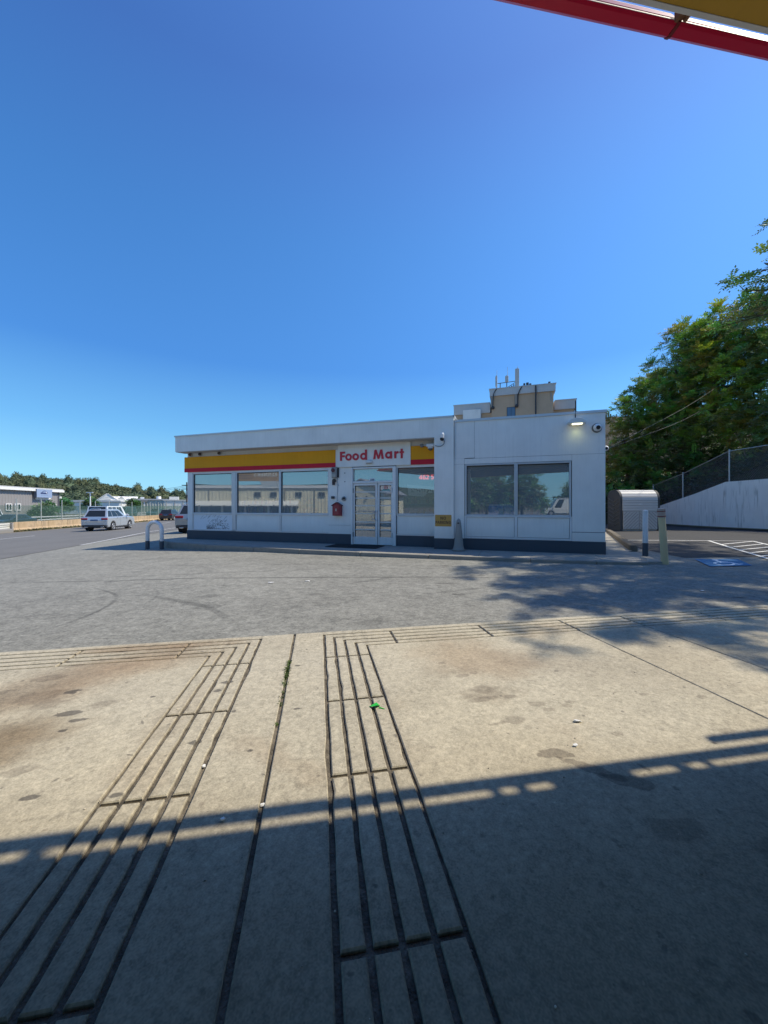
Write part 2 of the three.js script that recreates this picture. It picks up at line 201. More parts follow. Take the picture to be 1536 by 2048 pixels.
// ------------------------------------------------------------------ concrete fuelling pad: every slab and strip between the cut grooves
{
  const pad = struct('concrete_pad'), R = rng(77);
  const py = (X, D) => -.0066 * D + .0096 * X;
  const base = raw('groove_floor', sheet(range(-14, 16, 1), [-12, 0, 2, 4.64], uvw, 0), M.groove, pad);
  { const p = base.geometry.attributes.position; for (let i = 0; i < p.count; i++) p.setY(i, py(p.getX(i), -p.getZ(i)) - .017); base.geometry.computeVertexNormals(); }
  function slab(poly, gap = .0128, ch = .006, jit = .0024) {     // poly in pad coordinates, counter-clockwise
    const pts = [];
    poly.forEach((p, i) => { const n = poly[(i + 1) % poly.length], L = Math.hypot(n[0] - p[0], n[1] - p[1]), m = Math.max(1, Math.min(70, Math.round(L / .11))); const e = [n[0] - p[0], n[1] - p[1]]; for (let k = 0; k < m; k++) pts.push({ p: [p[0] + e[0] * k / m, p[1] + e[1] * k / m], e: [e[0] / L, e[1] / L], c: k === 0 }); });
    const N = pts.length;
    const off = (o, jitter) => pts.map((a, i) => { const b = pts[(i + N - 1) % N]; let nx = -a.e[1], ny = a.e[0]; const mx = -b.e[1], my = b.e[0]; let s = 1; let x = nx + mx, y = ny + my; const dd = 1 + nx * mx + ny * my; x /= dd; y /= dd; const k = o + (a.c ? 0 : jitter[i]); return [a.p[0] + x * k, a.p[1] + y * k]; });
    const jt = pts.map(() => (R() - .5) * 2 * jit + (R() < .07 ? R() * .011 : 0)), r0 = off(gap, jt), r2 = off(gap + ch, jt.map((x) => x * 1.3));
    const W = ([u, v], dy) => { const [X, D] = uvw(u, v); return [X, py(X, D) + dy, -D]; };
    const tri = THREE.ShapeUtils.triangulateShape(r2.map((p) => new THREE.Vector2(...p)), []), P = [];
    for (const t of tri) for (const k of t) P.push(...W(r2[k], 0));
    const strip = (A, ya, B, yb) => { for (let i = 0; i < N; i++) { const j = (i + 1) % N, a = W(A[i], ya), b = W(A[j], ya), c = W(B[j], yb), d = W(B[i], yb); P.push(...a, ...b, ...c, ...a, ...c, ...d); } };
    strip(r0, -.022, r0, -ch); strip(r0, -ch, r2, 0);
    const g = new THREE.BufferGeometry(), a = new Float32Array(P), U = new Float32Array(a.length / 3 * 2);
    g.setAttribute('position', new THREE.BufferAttribute(a, 3)); for (let i = 0; i < a.length / 3; i++) U.set(padUV(a[i * 3], a[i * 3 + 2]), i * 2);
    g.setAttribute('uv', new THREE.BufferAttribute(U, 2)); g.computeVertexNormals(); return g;
  }
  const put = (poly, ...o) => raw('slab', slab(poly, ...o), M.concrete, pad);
  const rect = (a, b, c, d) => [[a, c], [b, c], [b, d], [a, d]];
  const UR = 14, UL = -13, VB = -11;
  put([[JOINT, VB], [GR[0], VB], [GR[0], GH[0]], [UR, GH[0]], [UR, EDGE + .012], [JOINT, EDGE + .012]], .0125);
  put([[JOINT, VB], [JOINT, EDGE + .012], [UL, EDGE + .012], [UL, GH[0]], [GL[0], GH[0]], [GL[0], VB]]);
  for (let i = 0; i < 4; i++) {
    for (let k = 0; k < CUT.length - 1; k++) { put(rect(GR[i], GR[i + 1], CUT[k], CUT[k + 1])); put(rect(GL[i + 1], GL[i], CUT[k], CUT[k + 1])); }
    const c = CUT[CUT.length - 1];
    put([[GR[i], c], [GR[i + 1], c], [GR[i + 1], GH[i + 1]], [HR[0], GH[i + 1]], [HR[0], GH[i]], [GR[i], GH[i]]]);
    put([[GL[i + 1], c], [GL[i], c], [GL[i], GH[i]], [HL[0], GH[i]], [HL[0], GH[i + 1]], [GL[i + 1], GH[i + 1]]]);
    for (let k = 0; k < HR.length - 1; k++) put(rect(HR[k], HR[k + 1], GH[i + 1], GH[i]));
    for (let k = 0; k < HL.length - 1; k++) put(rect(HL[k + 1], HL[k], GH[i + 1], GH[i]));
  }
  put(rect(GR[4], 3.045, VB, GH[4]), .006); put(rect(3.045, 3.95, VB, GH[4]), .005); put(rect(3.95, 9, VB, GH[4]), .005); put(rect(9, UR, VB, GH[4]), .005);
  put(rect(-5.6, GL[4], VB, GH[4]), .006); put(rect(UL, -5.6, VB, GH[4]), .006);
}
// ------------------------------------------------------------------ the shop: own frame with x along its front, z towards the forecourt, y from the sidewalk
const SH = { pos: [-.34, .14, -13.1], turn: -18.4 * Math.PI / 180 };
const shopAt = (x, y, z) => new THREE.Vector3(x, y, z).applyAxisAngle(new THREE.Vector3(0, 1, 0), SH.turn).add(new THREE.Vector3(...SH.pos));
const onShop = (name, label, cat, x, y, z, group) => { const p = shopAt(x, y, z); return thing(name, label, cat, [p.x, p.y, p.z], SH.turn, group); };
const wallTex = tex(1024, 512, fill(1024, 512, (i, j) => { const s = fbm(i / 9, j / 120, 201, 4), b = fbm(i / 90, j / 90, 207, 4), dr = sst(110, 40, j) * 0 + (1 - sst(50, 130, j)) * (.4 + .6 * s), k = .94 + .09 * (s - .5) + .16 * (b - .5) - .32 * dr * b - .12 * sst(.62, .8, s) * b; return [k, k * (1 - .012 * dr), k * (.99 - .03 * dr)]; }), { rep: [1 / 6, 1 / 3], wrap: THREE.MirroredRepeatWrapping });
M.white = std([.84, .83, .785], { map: wallTex, roughness: .45 });
M.fasciaM = std([.84, .83, .78], { map: wallTex, roughness: .5 });
M.trim = std([.8, .8, .79], { roughness: .35, map: wallTex });
M.alu = std([.55, .57, .58], { roughness: .35, metalness: .25 });
M.navy = std([.042, .062, .088], { roughness: .5, map: wallTex });
M.yellow = std([.85, .36, .002], { roughness: .75, map: wallTex });
M.red = std([.62, .008, .03], { roughness: .7, map: wallTex });
M.gasket = std([.02, .022, .025], { roughness: .7 });
M.black = std([.015, .015, .017], { roughness: .5 });
M.steel = std([.5, .5, .5], { roughness: .35, metalness: .8 });
M.pane = new THREE.MeshPhysicalMaterial({ color: rgb(.74, .78, .76), metalness: .48, roughness: .0, transmission: 1, thickness: 0, ior: 1.75 });
const shop = thing('food_store', 'long low white petrol station shop with navy base and yellow and red band', 'store', SH.pos, SH.turn);
{
  const P = (n, g, m, l) => part(n, g, m, shop, l);
  // carcass: back and side walls, floor, ceiling, roof
  P('wall', [bb(-8.06, -7.9, 0, 3.47, -9, -.16), bb(-8.06, 6.9, 0, 3.9, -9.2, -9), bb(6.74, 6.9, 0, 3.9, -9, .15)], M.white);
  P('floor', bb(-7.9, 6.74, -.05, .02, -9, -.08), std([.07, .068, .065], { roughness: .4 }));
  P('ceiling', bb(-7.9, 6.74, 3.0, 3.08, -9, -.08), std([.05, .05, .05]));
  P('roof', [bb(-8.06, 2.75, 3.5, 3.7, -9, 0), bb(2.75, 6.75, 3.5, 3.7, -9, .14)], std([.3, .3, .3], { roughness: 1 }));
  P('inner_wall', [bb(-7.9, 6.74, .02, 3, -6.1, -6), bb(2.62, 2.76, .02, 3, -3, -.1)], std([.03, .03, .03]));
  // main front
  P('base_band', [bb(-8.075, -.83, -.3, .35, -.16, .02), bb(.79, 2.16, -.3, .35, -.16, .02), bb(2.155, 2.765, -.3, .325, -.16, .458), bb(2.765, 6.912, -.3, .335, -.16, .362)], M.navy);
  P('corner_post', [bb(-8.06, -7.81, .352, 2.72, -.16, 0)], M.trim);
  P('header', [bb(-8.06, -.83, 2.632, 2.70, -.14, .002), bb(.79, 2.16, 2.612, 2.70, -.14, .002)], M.trim);
  P('upper_wall', [bb(-8.06, 2.16, 2.70, 3.5, -.16, -.012), bb(-8.06, 2.16, 3.30, 3.5, -.012, .0)], std([.66, .66, .64], { map: wallTex }));
  for (const [a, b, c] of [[-8.18, -5.45, 3.305], [-5.446, -1.427, 3.305], [1.302, 2.155, 3.3]]) P('yellow_stripe', bb(a, b, 2.853, c, -.01, .045), M.yellow);
  P('red_stripe', bb(-8.18, -1.427, 2.698, 2.851, -.01, .050), M.red); P('red_stripe', bb(1.302, 2.155, 2.69, 2.851, -.01, .05), M.red);
  // windows of the main front, each with a spandrel panel beneath
  const win = (x0, x1, y0, y1, z, w = .05) => {
    const f = P('window', [rbx(x0, x0 + w, y0, y1, z - .1, z), rbx(x1 - w, x1, y0, y1, z - .1, z), rbx(x0 + w, x1 - w, y0, y0 + w, z - .1, z + .004), rbx(x0 + w, x1 - w, y1 - w, y1, z - .1, z)], M.alu);
    part('pane', new THREE.PlaneGeometry(x1 - x0 - 2 * w, y1 - y0 - 2 * w).translate((x0 + x1) / 2, (y0 + y1) / 2, z - .055), M.pane, f);
    part('gasket', [bb(x0 + w, x0 + w + .014, y0 + w, y1 - w, z - .06, z - .03), bb(x0 + w, x1 - w, y1 - w - .02, y1 - w, z - .06, z - .03)], M.gasket, f);
    return f;
  };
  win(-7.82, -5.85, 1.02, 2.66, 0); win(-5.69, -3.715, 1.02, 2.66, 0); win(-3.72, -1.70, 1.02, 2.645, 0); win(.79, 2.17, 1.03, 2.65, -.002);
  for (const [a, b, c] of [[-5.85, -5.69, .012], [-3.735, -3.665, .014], [-7.825, -7.79, .01]]) P('mullion', bb(a, b, .352, 2.66, -.1, c), M.alu);
  P('sill_rail', [bb(-7.79, -5.85, .995, 1.026, -.05, .02), bb(-5.69, -1.71, .995, 1.026, -.05, .02), bb(.8, 2.16, 1.0, 1.03, -.05, .02), bb(-7.81, -1.71, .352, .40, -.08, .012), bb(.8, 2.16, .352, .395, -.08, .012)], M.alu);
  const scr = (() => { const d = fill(256, 128, () => [.76, .77, .79]), R = rng(12); const st = (x, y, L, a, w) => { for (let t = 0; t < L; t += .5) { const X = Math.round(x + Math.cos(a) * t), Y = Math.round(y + Math.sin(a) * t); for (let o = 0; o < w; o++) { const k = (clamp(Y + o, 0, 127) * 256 + clamp(X, 0, 255)) * 3; if (R() < .8) d[k] = d[k + 1] = d[k + 2] = .16; } } };
    for (let k = 0; k < 26; k++) st(40 + R() * 190, 60 + R() * 60, 8 + R() * 26, .75 + R() * .3, 1 + (R() * 2 | 0)); for (let k = 0; k < 260; k++) { const a = R() * Math.PI, r = 20 + R() * 45; st(170 + Math.cos(a) * r * 1.15, 6 + Math.sin(a) * r * 1.3, 3 + R() * 8, 2.3 + R() * .8 - a * .25, 1 + (R() * 2 | 0)); } for (let k = 0; k < 240; k++) st(88 + R() * 60 * (R() + .3), 3 + R() * R() * 42, 2 + R() * 5, R() * 3, 2);
    for (let k = 0; k < 40; k++) st(150 + R() * 90, 2 + R() * 10, 2 + R() * 6, R(), 2);
    return tex(256, 128, d, { wrap: THREE.ClampToEdgeWrapping }); })();
  const sp = new THREE.PlaneGeometry(1.87, .60).translate(-6.82, .697, -.018);
  raw('panel', sp, std(0xffffff, { map: scr, roughness: .5 }), shop).userData.label = 'scuffed and scraped white panel under the end window';
  P('panel', bb(-7.79, -5.86, .4, .995, -.05, -.022), M.white);
  P('panel', bb(-5.675, -3.73, .404, .993, -.05, -.018), M.white); P('panel', bb(-3.66, -1.72, .404, .993, -.05, -.018), M.white); P('panel', bb(.815, 2.155, .4, .998, -.05, -.012), M.white);
  P('pier', [bb(-1.71, -.83, .66, 2.7, -.16, .008), bb(-1.71, -.83, .352, .652, -.16, .014), bb(-1.427, -1.325, 2.7, 3.3, -.1, .03)], M.white);
  // doorway
  const dz = .03;
  P('door_frame', [rbx(-.832, -.77, 0, 2.66, -.12, dz + .02), rbx(.672, .788, -.005, 2.66, -.12, dz + .025), rbx(-.77, .672, 2.605, 2.66, -.12, dz + .02), rbx(-.77, .672, 2.115, 2.175, -.12, dz + .02)], M.trim);
  const tw = P('transom_window', [bb(-.77, .672, 2.172, 2.19, -.06, -.01), bb(-.77, .672, 2.595, 2.606, -.06, -.01)], M.alu); part('pane', new THREE.PlaneGeometry(1.442, .405).translate(-.049, 2.3925, -.045), M.pane, tw);
  const leaf = (x0, x1, g0, g1, hinge) => {
    const d = P('door', [rbx(x0, g0, .012, 2.11, -.045, dz - .01), rbx(g1, x1, .012, 2.11, -.045, dz - .01), rbx(g0, g1, 2.03, 2.11, -.045, dz - .01), rbx(g0, g1, .012, .27, -.045, dz - .01)], M.trim);
    part('pane', new THREE.PlaneGeometry(g1 - g0, 1.76).translate((g0 + g1) / 2, 1.15, -.021), M.pane, d);
    part('gasket', [bb(g0, g0 + .012, .27, 2.03, -.015, .012), bb(g0, g1, 2.018, 2.03, -.015, .012), bb(g1 - .008, g1, .27, 2.03, -.015, .012)], M.gasket, d);
    for (const y of [.52, .78, 1.07, 1.34, 1.60, 1.81]) part('safety_bar', bb(g0, g1, y - .019, y + .019, -.017, -.006), std([.66, .66, .62], { roughness: .5 }), d);
    for (const y of [.35, 1.86]) part('hinge', cyl(.014, .014, .16, hinge, y, dz - .002, 8), M.gasket, d);
    return d;
  };
  const dl = leaf(-.756, .128, -.70, .05, -.758), dr = leaf(.15, .668, .205, .615, .67);
  part('push_bar', rod([-.70, 1.15, .045], [.07, 1.15, .045], .013), M.steel, dl);
  part('handle', [tube([[.09, 1.13, .02], [.09, 1.12, .09], [-.02, 1.1, .10], [-.03, 1.0, .10], [-.02, .88, .10], [.09, .86, .09], [.09, .85, .02]], .013, 30, 6)], M.steel, dl);
  part('lock_plate', [rbx(.09, .155, 1.2, 1.62, .015, .03), cyl(.02, .02, .03, 0, 0, 0, 10).rotateX(Math.PI / 2).translate(.105, 1.52, .03)], M.alu, dl);
  const st = P('door_sticker', [bb(.27, .56, 1.845, 1.875, -.0195, -.0185), bb(.31, .55, 1.875, 1.9, -.0195, -.0185)], std([.12, .36, .36]), 'teal sticker strip on the narrow door leaf'); st.name = 'door_sticker';
  P('door_sticker', [new THREE.TorusGeometry(.055, .014, 6, 20).translate(.42, 1.955, -.018), bb(.385, .455, 1.945, 1.965, -.0195, -.0185)], std([.45, .10, .12]), 'round red and white sticker high on the narrow leaf');
  P('door_sticker', [0, 1, 2, 3, 4].map((k) => bb(.38, .5 - (k % 2) * .05, 1.80 - k * .026, 1.806 - k * .026, -.0195, -.0185)), std([.4, .42, .42]), 'small lines of pale print on the narrow leaf');
  // fascia with coping and pilaster
  const Z = .45;
  P('fascia', [bb(-8.23, -7.2, 3.475, 4.06, -.3, Z), bb(-7.197, -3.0, 3.475, 4.06, -.3, Z), bb(-2.997, 1.72, 3.475, 4.06, -.3, Z), bb(1.723, 2.16, 3.475, 4.06, -.3, Z), bb(-8.23, -8.06, 3.475, 4.06, -9.2, -.3)], M.fasciaM);
  P('soffit', [bb(-8.2, 2.16, 3.458, 3.474, -.005, Z - .01)], std([.45, .46, .47]));
  P('coping', [bb(-8.26, 2.79, 4.06, 4.112, -.2, Z + .028), bb(-8.26, -8.04, 4.06, 4.112, -9.2, -.2), bb(2.735, 2.79, 4.06, 4.112, -.2, Z + .028).translate(.001, .002, 0)], M.alu);
  P('pilaster', [bb(2.16, 2.76, .328, 4.06, -.16, Z + .004)], M.white);
  // wing
  const zw = .35;
  P('wing_wall', [bb(2.765, 3.373, 2.80, 3.915, -.16, zw), bb(3.379, 6.9, 2.785, 3.915, -.16, zw), bb(2.765, 3.075, .338, 2.615, -.16, zw), bb(2.765, 3.075, 2.62, 2.797, -.16, zw), bb(6.068, 6.9, .60, 2.779, -.16, zw), bb(6.068, 6.9, .338, .585, -.16, zw + .004), bb(3.081, 6.062, 2.615, 2.777, -.16, zw + .003), bb(2.8, 6.86, .6, 3.9, -.18, zw - .012).scale(1, 1, 1).translate(0, 0, 0)].slice(0, 7), M.white);
  P('joint', [bb(2.77, 6.89, 2.777, 2.785, -.1, zw - .012), bb(3.37, 3.382, 2.785, 3.915, -.1, zw - .012), bb(3.073, 3.083, .338, 2.78, -.1, zw - .012), bb(6.06, 6.07, .338, 2.78, -.1, zw - .012), bb(2.77, 3.08, 2.61, 2.625, -.1, zw - .012), bb(6.068, 6.89, .583, .602, -.1, zw - .012)], M.gasket);
  P('coping', [bb(2.765, 6.94, 3.915, 3.985, -.2, zw + .03), bb(6.72, 6.94, 3.915, 3.985, -9.2, -.2)], M.alu);
  P('downspout', [rod([2.795, 4.02, zw + .03], [2.795, 2.9, zw + .02], .018), rod([2.84, 4.0, zw + .06], [2.795, 4.02, zw + .03], .02)], M.trim);
  win(3.09, 4.57, 1.02, 2.61, zw - .004); win(4.572, 6.05, 1.02, 2.605, zw - .004);
  P('sill_rail', [bb(3.085, 6.06, .998, 1.026, .2, zw + .018), bb(3.085, 6.06, .345, .40, .2, zw + .012), bb(4.53, 4.61, .4, 1.0, .2, zw + .008), bb(3.085, 3.125, .4, 1, .2, zw + .008), bb(6.01, 6.06, .4, 1, .2, zw + .008)], M.trim);
  P('panel', bb(3.13, 4.52, .41, .99, .2, zw - .012), M.white); P('panel', bb(4.62, 6.0, .41, .99, .2, zw - .012), M.white);
  P('conduit', [rod([-1.36, 2.6, .03], [-1.36, 1.5, .03], .012), rod([-1.36, 2.1, .03], [-1.3, 2.04, .03], .012)], M.alu);
  for (const y of [2.5, 2.2]) P('bolt_hole', cyl(.018, .018, .01, 0, 0, 0, 10).rotateX(Math.PI / 2).translate(-1.08, y - .02, .012), M.black);
}
// sidewalk with kerb stones
{
  const sw = struct('sidewalk'), g = new THREE.Group(); g.name = 'walk'; sw.position.set(...SH.pos); sw.rotation.y = SH.turn;
  M.walk = std([.33, .31, .27], { map: M.kerb.map, bumpMap: fineBump, bumpScale: .003, roughness: .95 });
  const K = [[-8.9, .6], [-7.7, 1.3], [-5.6, 1.66], [-3.5, 1.83], [-1.72, 1.98], [.3, 2.02], [2.3, 2.03], [4.9, 2.02], [6.4, 1.9], [7.5, 1.72]];      // kerb line (outer edge)
  const SL = [-8.9, -5.9, -2.6, .6, 3.6, 6.6, 7.9], kz = (x) => { for (let i = 0; i < K.length - 1; i++) if (x <= K[i + 1][0]) { const t = clamp((x - K[i][0]) / (K[i + 1][0] - K[i][0]), 0, 1); return lerp(K[i][1], K[i + 1][1], t); } return 1.65; };
  for (let i = 0; i < SL.length - 1; i++) { const a = SL[i] + .006, b = SL[i + 1] - .006, xs = range(a, b, .5), top = xs.map((x) => [x, -(kz(x) - .15)]); const poly = [[a, .4], ...[...top].map((p) => p)]; const s = new THREE.Shape([new THREE.Vector2(a, .6), ...top.map((p) => new THREE.Vector2(...p)), new THREE.Vector2(b, .6)]); const e = new THREE.ExtrudeGeometry(s, { depth: .12, bevelEnabled: false }); e.rotateX(-Math.PI / 2).translate(0, -.126, 0); part('walk_slab', e, M.walk, sw); }
  for (let i = 0; i < K.length - 1; i++) {
    const [x0, z0] = K[i], [x1, z1] = K[i + 1], L = Math.hypot(x1 - x0, z1 - z0), a = Math.atan2(-(z1 - z0), x1 - x0);
    const k = rbx(.004, L - .004, -.55, 0.004 - (i % 3) * .004, -.15, 0, .022); k.rotateY(a); k.translate(x0, 0, z0); part('kerb_stone', k, M.kerb, sw);
  }
  const e = rbx(0, 1.35, -.5, .0, -.15, 0, .03); e.rotateY(Math.PI * .42); e.translate(7.52, 0, 1.72); part('kerb_stone', e, M.kerb, sw);
  const e2 = rbx(0, 2.0, -.5, -.002, 0, .15, .03); e2.rotateY(Math.PI / 2 - .1); e2.translate(-8.9, 0, .6); part('kerb_stone', e2, M.kerb, sw);
}
// ------------------------------------------------------------------ things on the shop front
const font = await new FontLoader().loadAsync('fonts/droid/droid_sans_bold.typeface.json');
const txt = (s, size, depth, w) => { const g = new TextGeometry(s, { font, size, depth, curveSegments: 5, bevelEnabled: false }); g.computeBoundingBox(); const b = g.boundingBox; g.translate(-(b.min.x + b.max.x) / 2, -(b.min.y + b.max.y) / 2, 0); if (w) g.scale(w / (b.max.x - b.min.x), 1, 1); return g; };
{
  const s = onShop('shop_sign', 'white sign board with raised red Food Mart letters over the double doors', 'sign', 0, 0, 0);
  part('board', [rbx(-1.325, 1.299, 2.682, 3.455, .012, .07, .006)], M.white, s);
  const H = .315, S = .068, y0 = 2.903, tilt = 0, z = .07;
  const shp = (pts, holes = []) => { const a = new THREE.Shape(pts.map((p) => new THREE.Vector2(...p))); for (const h of holes) a.holes.push(h); return ext(a, .022, .002); };
  const ring = (cx, cy, r, w) => { const a = new THREE.Shape(); a.absarc(cx, cy, r, 0, Math.PI * 2); const h = new THREE.Path(); h.absarc(cx, cy, r - w, 0, Math.PI * 2, true); a.holes.push(h); return new THREE.ExtrudeGeometry(a, { depth: .022, bevelEnabled: false, curveSegments: 20 }); };
  const rc = (x0, x1, a, b) => new THREE.BoxGeometry(x1 - x0, b - a, .022).translate((x0 + x1) / 2, (a + b) / 2, .011);
  const put = (l, x, y = y0) => part('letter', l.map((g) => prep(g).translate(x, y, z)), M.redLetter, s);
  M.redLetter = std([.55, .012, .03], { roughness: .35 });
  const R = .122;
  put([shp([[0, 0], [.075, 0], [.075, .125], [.175, .125], [.175, .19], [.075, .19], [.075, .25], [.19, .25], [.19, .315], [0, .315]])], -1.231);
  put([ring(R, R - .004, R, .066)], -1.03); put([ring(R, R - .004, R, .066)], -.765);
  put([ring(R, R - .004, R, .066), rc(R * 2 - .066, R * 2 + .006, -.004, .345).translate(0, 0, .0012)], -.475, y0 + .006);
  put([shp([[0, 0], [.075, 0], [.1, .19], [.16, 0], [.215, 0], [.275, .19], [.3, 0], [.375, 0], [.325, .315], [.255, .315], [.1875, .11], [.12, .315], [.05, .315]])], .0, y0 + .012);
  put([ring(R * .97, R - .006, R * .97, .066), rc(R * 1.94 - .066, R * 1.94 + .008, -.004, .24).translate(0, 0, .0012)], .425, y0 + .012);
  { const a = new THREE.Shape([[0, 0], [.07, 0], [.07, .12], [.082, .15], [.105, .166], [.14, .16], [.155, .222], [.12, .235], [.09, .226], [.07, .204], [.07, .232], [0, .232]].map((p) => new THREE.Vector2(...p))); put([ext(a, .022)], .745, y0 + .012); }
  put([rc(.04, .112, 0, .315), rc(0, .04, .172, .232), rc(.112, .15, .172, .232)], .925, y0 + .005);
}
{
  const l = onShop('wall_lamp', 'small white box light mounted under the shop sign letters', 'lamp', -.14, 2.845, .07);
  part('housing', [rbx(-.12, .12, -.06, .02, 0, .1, .02), rbx(-.05, .05, .02, .06, 0, .05)], std([.7, .72, .72], { roughness: .4 }), l); part('lens', rbx(-.1, .1, -.075, -.06, .01, .09), std([.25, .28, .3], { roughness: .2 }), l);
}
{ const n = onShop('number_plate', 'small white plate with the house number 249 on the glass over the doors', 'sign', -.078, 2.226, -.03); part('plate', rbx(-.092, .092, -.052, .052, -.008, .002, .003), std([.75, .76, .76]), n); part('digit', txt('249', .062, .003, .13).translate(0, 0, .002), M.black, n); }
{ const n = onShop('parking_sign', 'yellow no parking sign with dark letters on the white pilaster', 'sign', 2.442, .878, .456); part('board', rbx(-.252, .252, -.178, .178, 0, .012, .004), std([.62, .35, .08], { roughness: .6, map: wallTex }), n); const dk = std([.09, .045, .03]); part('letter', txt('NO', .09, .003).translate(0, .075, .0125), dk, n); part('letter', txt('PARKING', .09, .003, .475).translate(0, -.055, .0125), dk, n); }
{ const b = onShop('alarm_box', 'dark red house shaped alarm box on the wall beside the doors', 'alarm box', -1.335, .99, .012); const r = std([.26, .022, .035], { roughness: .5 });
  part('body', [ext([[-.155, 0], [.155, 0], [.155, .36], [0, .45], [-.155, .36]], .14, .008)], r, b); part('lid', [ext([[-.185, .345], [0, .45], [.185, .345], [.185, .365], [0, .475], [-.185, .365]], .18, .004)], std([.12, .012, .02]), b); part('door', [ext([[-.1, .03], [.1, .03], [.1, .33], [0, .39], [-.1, .33]], .012, .004).translate(0, 0, .15)], std([.30, .03, .04], { roughness: .4 }), b); part('handle', [rbx(-.02, .02, .16, .25, .16, .185)], M.steel, b); }
{ const b = onShop('horn_strobe', 'grey horn and strobe unit high on the wall beside the band', 'alarm', -1.45, 2.5, .012); part('housing', rbx(-.1, .1, -.19, .19, 0, .1, .02), std([.30, .30, .29]), b); part('horn', [cyl(.07, .05, .06, 0, 0, 0, 16).rotateX(Math.PI / 2).translate(-.02, .08, .12), cyl(.045, .045, .04, 0, 0, 0, 12).rotateX(Math.PI / 2).translate(-.02, .08, .14)], std([.12, .03, .03]), b); part('lens', rbx(-.08, .08, -.16, -.04, .1, .13, .01), std([.38, .37, .33]), b); part('bracket', rbx(.1, .15, -.17, .17, 0, .06), M.black, b); }
{ const b = onShop('electric_bell', 'small black bell and pipe fitting under the strobe unit', 'bell', -1.49, 2.17, .012); part('gong', cyl(.065, .065, .05, 0, 0, 0, 16).rotateX(Math.PI / 2).translate(.02, .05, .05), M.black, b); part('body', [rbx(-.05, .03, -.1, .05, 0, .07, .01)], std([.05, .03, .03]), b); }
{ const b = onShop('junction_box', 'small black junction box on the white pier', 'box', -1.53, 1.63, .012); part('body', rbx(-.06, .06, -.045, .045, 0, .05, .01), std([.03, .03, .032]), b); part('cover', rbx(-.045, .045, -.03, .03, .05, .058, .006), std([.07, .07, .07]), b); }
{ const b = onShop('key_box', 'round grey lock box on the pier near the door frame', 'lock box', -1.11, 1.585, .012); part('body', [cyl(.075, .085, .05, 0, 0, 0, 20).rotateX(Math.PI / 2).translate(0, 0, .025)], std([.34, .35, .36], { metalness: .5 }), b); part('knob', [cyl(.04, .045, .05, 0, 0, 0, 14).rotateX(Math.PI / 2).translate(.015, .01, .07), rbx(-.07, .03, -.03, -.012, .05, .075)], M.black, b); }
function dome(name, label, x, y, z, r, o = {}) { const b = onShop(name, label, 'camera', x, y, z, o.group); part('base', cyl(r * 1.15, r * 1.25, r * .5, 0, 0, 0, 20).rotateX(o.down ? 0 : Math.PI / 2).translate(0, o.down ? -r * .2 : 0, o.down ? 0 : r * .2), std(o.base || [.12, .13, .13]), b); const e = new THREE.SphereGeometry(r, 18, 12); part('ball', e.clone().translate(0, o.down ? -r * .6 : 0, o.down ? 0 : r * .75), std(o.ball || [.75, .75, .74], { roughness: .3 }), b); part('lens', cyl(r * .52, r * .5, r * .5, 0, 0, 0, 14).rotateX(Math.PI / 2).rotateX(.3).translate(r * .05 + (o.lx || 0), (o.down ? -r * .8 : -r * .1), (o.down ? r * .75 : r * 1.55)), M.black, b); return b; }
dome('security_camera', 'white ball camera with a black eye near the end of the wing', 6.69, 3.49, .352, .105, {});
dome('security_camera', 'dark ball camera under the fascia, next to the end of the shop', -7.87, 3.40, .02, .062, { group: 'ball cameras under the fascia', base: [.5, .5, .5], ball: [.12, .08, .08] });
dome('security_camera', 'dark ball camera under the fascia, between two others', -7.38, 3.40, .02, .062, { group: 'ball cameras under the fascia', base: [.5, .5, .5], ball: [.12, .08, .08] });
dome('security_camera', 'dark ball camera under the fascia, apart from the pair at the corner', -6.43, 3.40, .02, .062, { group: 'ball cameras under the fascia', base: [.6, .6, .6], ball: [.12, .10, .10] });
{ const b = onShop('pan_camera', 'white pan and tilt camera on the pilaster with a dark dome underneath', 'camera', 2.43, 3.43, .455); const w = std([.76, .77, .76], { roughness: .35 }); part('bracket', [rbx(-.02, .06, -.1, .12, 0, .02), rod([.03, .1, .02], [0, .12, .14], .022)], w, b); part('housing', [cyl(.07, .055, .12, 0, .03, .15, 16), cyl(.04, .06, .06, 0, .12, .15, 16)], w, b); part('dome', new THREE.SphereGeometry(.065, 16, 10).translate(0, -.045, .15), M.black, b); part('cable', tube([[.04, -.05, .06], [.05, -.16, .05], [-.03, -.24, .04], [-.14, -.25, .03], [-.24, -.22, .02]], .012, 20, 6), std([.12, .14, .16]), b); }
{ const b = onShop('arm_camera', 'white dome camera on a short arm in front of the yellow band', 'camera', 1.98, 3.22, .05); const w = std([.72, .73, .73]); part('housing', [rbx(-.12, .14, .0, .1, .0, .2, .02), cyl(.075, .085, .06, 0, -.02, .12, 16)], w, b); part('dome', new THREE.SphereGeometry(.07, 16, 10).translate(0, -.05, .12), std([.1, .1, .1], { roughness: .1 }), b); part('arm', rod([-.12, .05, .1], [-.25, .06, .1], .016), M.alu, b); part('floodlight', [cyl(.05, .06, .09, 0, 0, 0, 14).rotateZ(Math.PI / 2).translate(-.29, .06, .1)], std([.22, .22, .22]), b); }
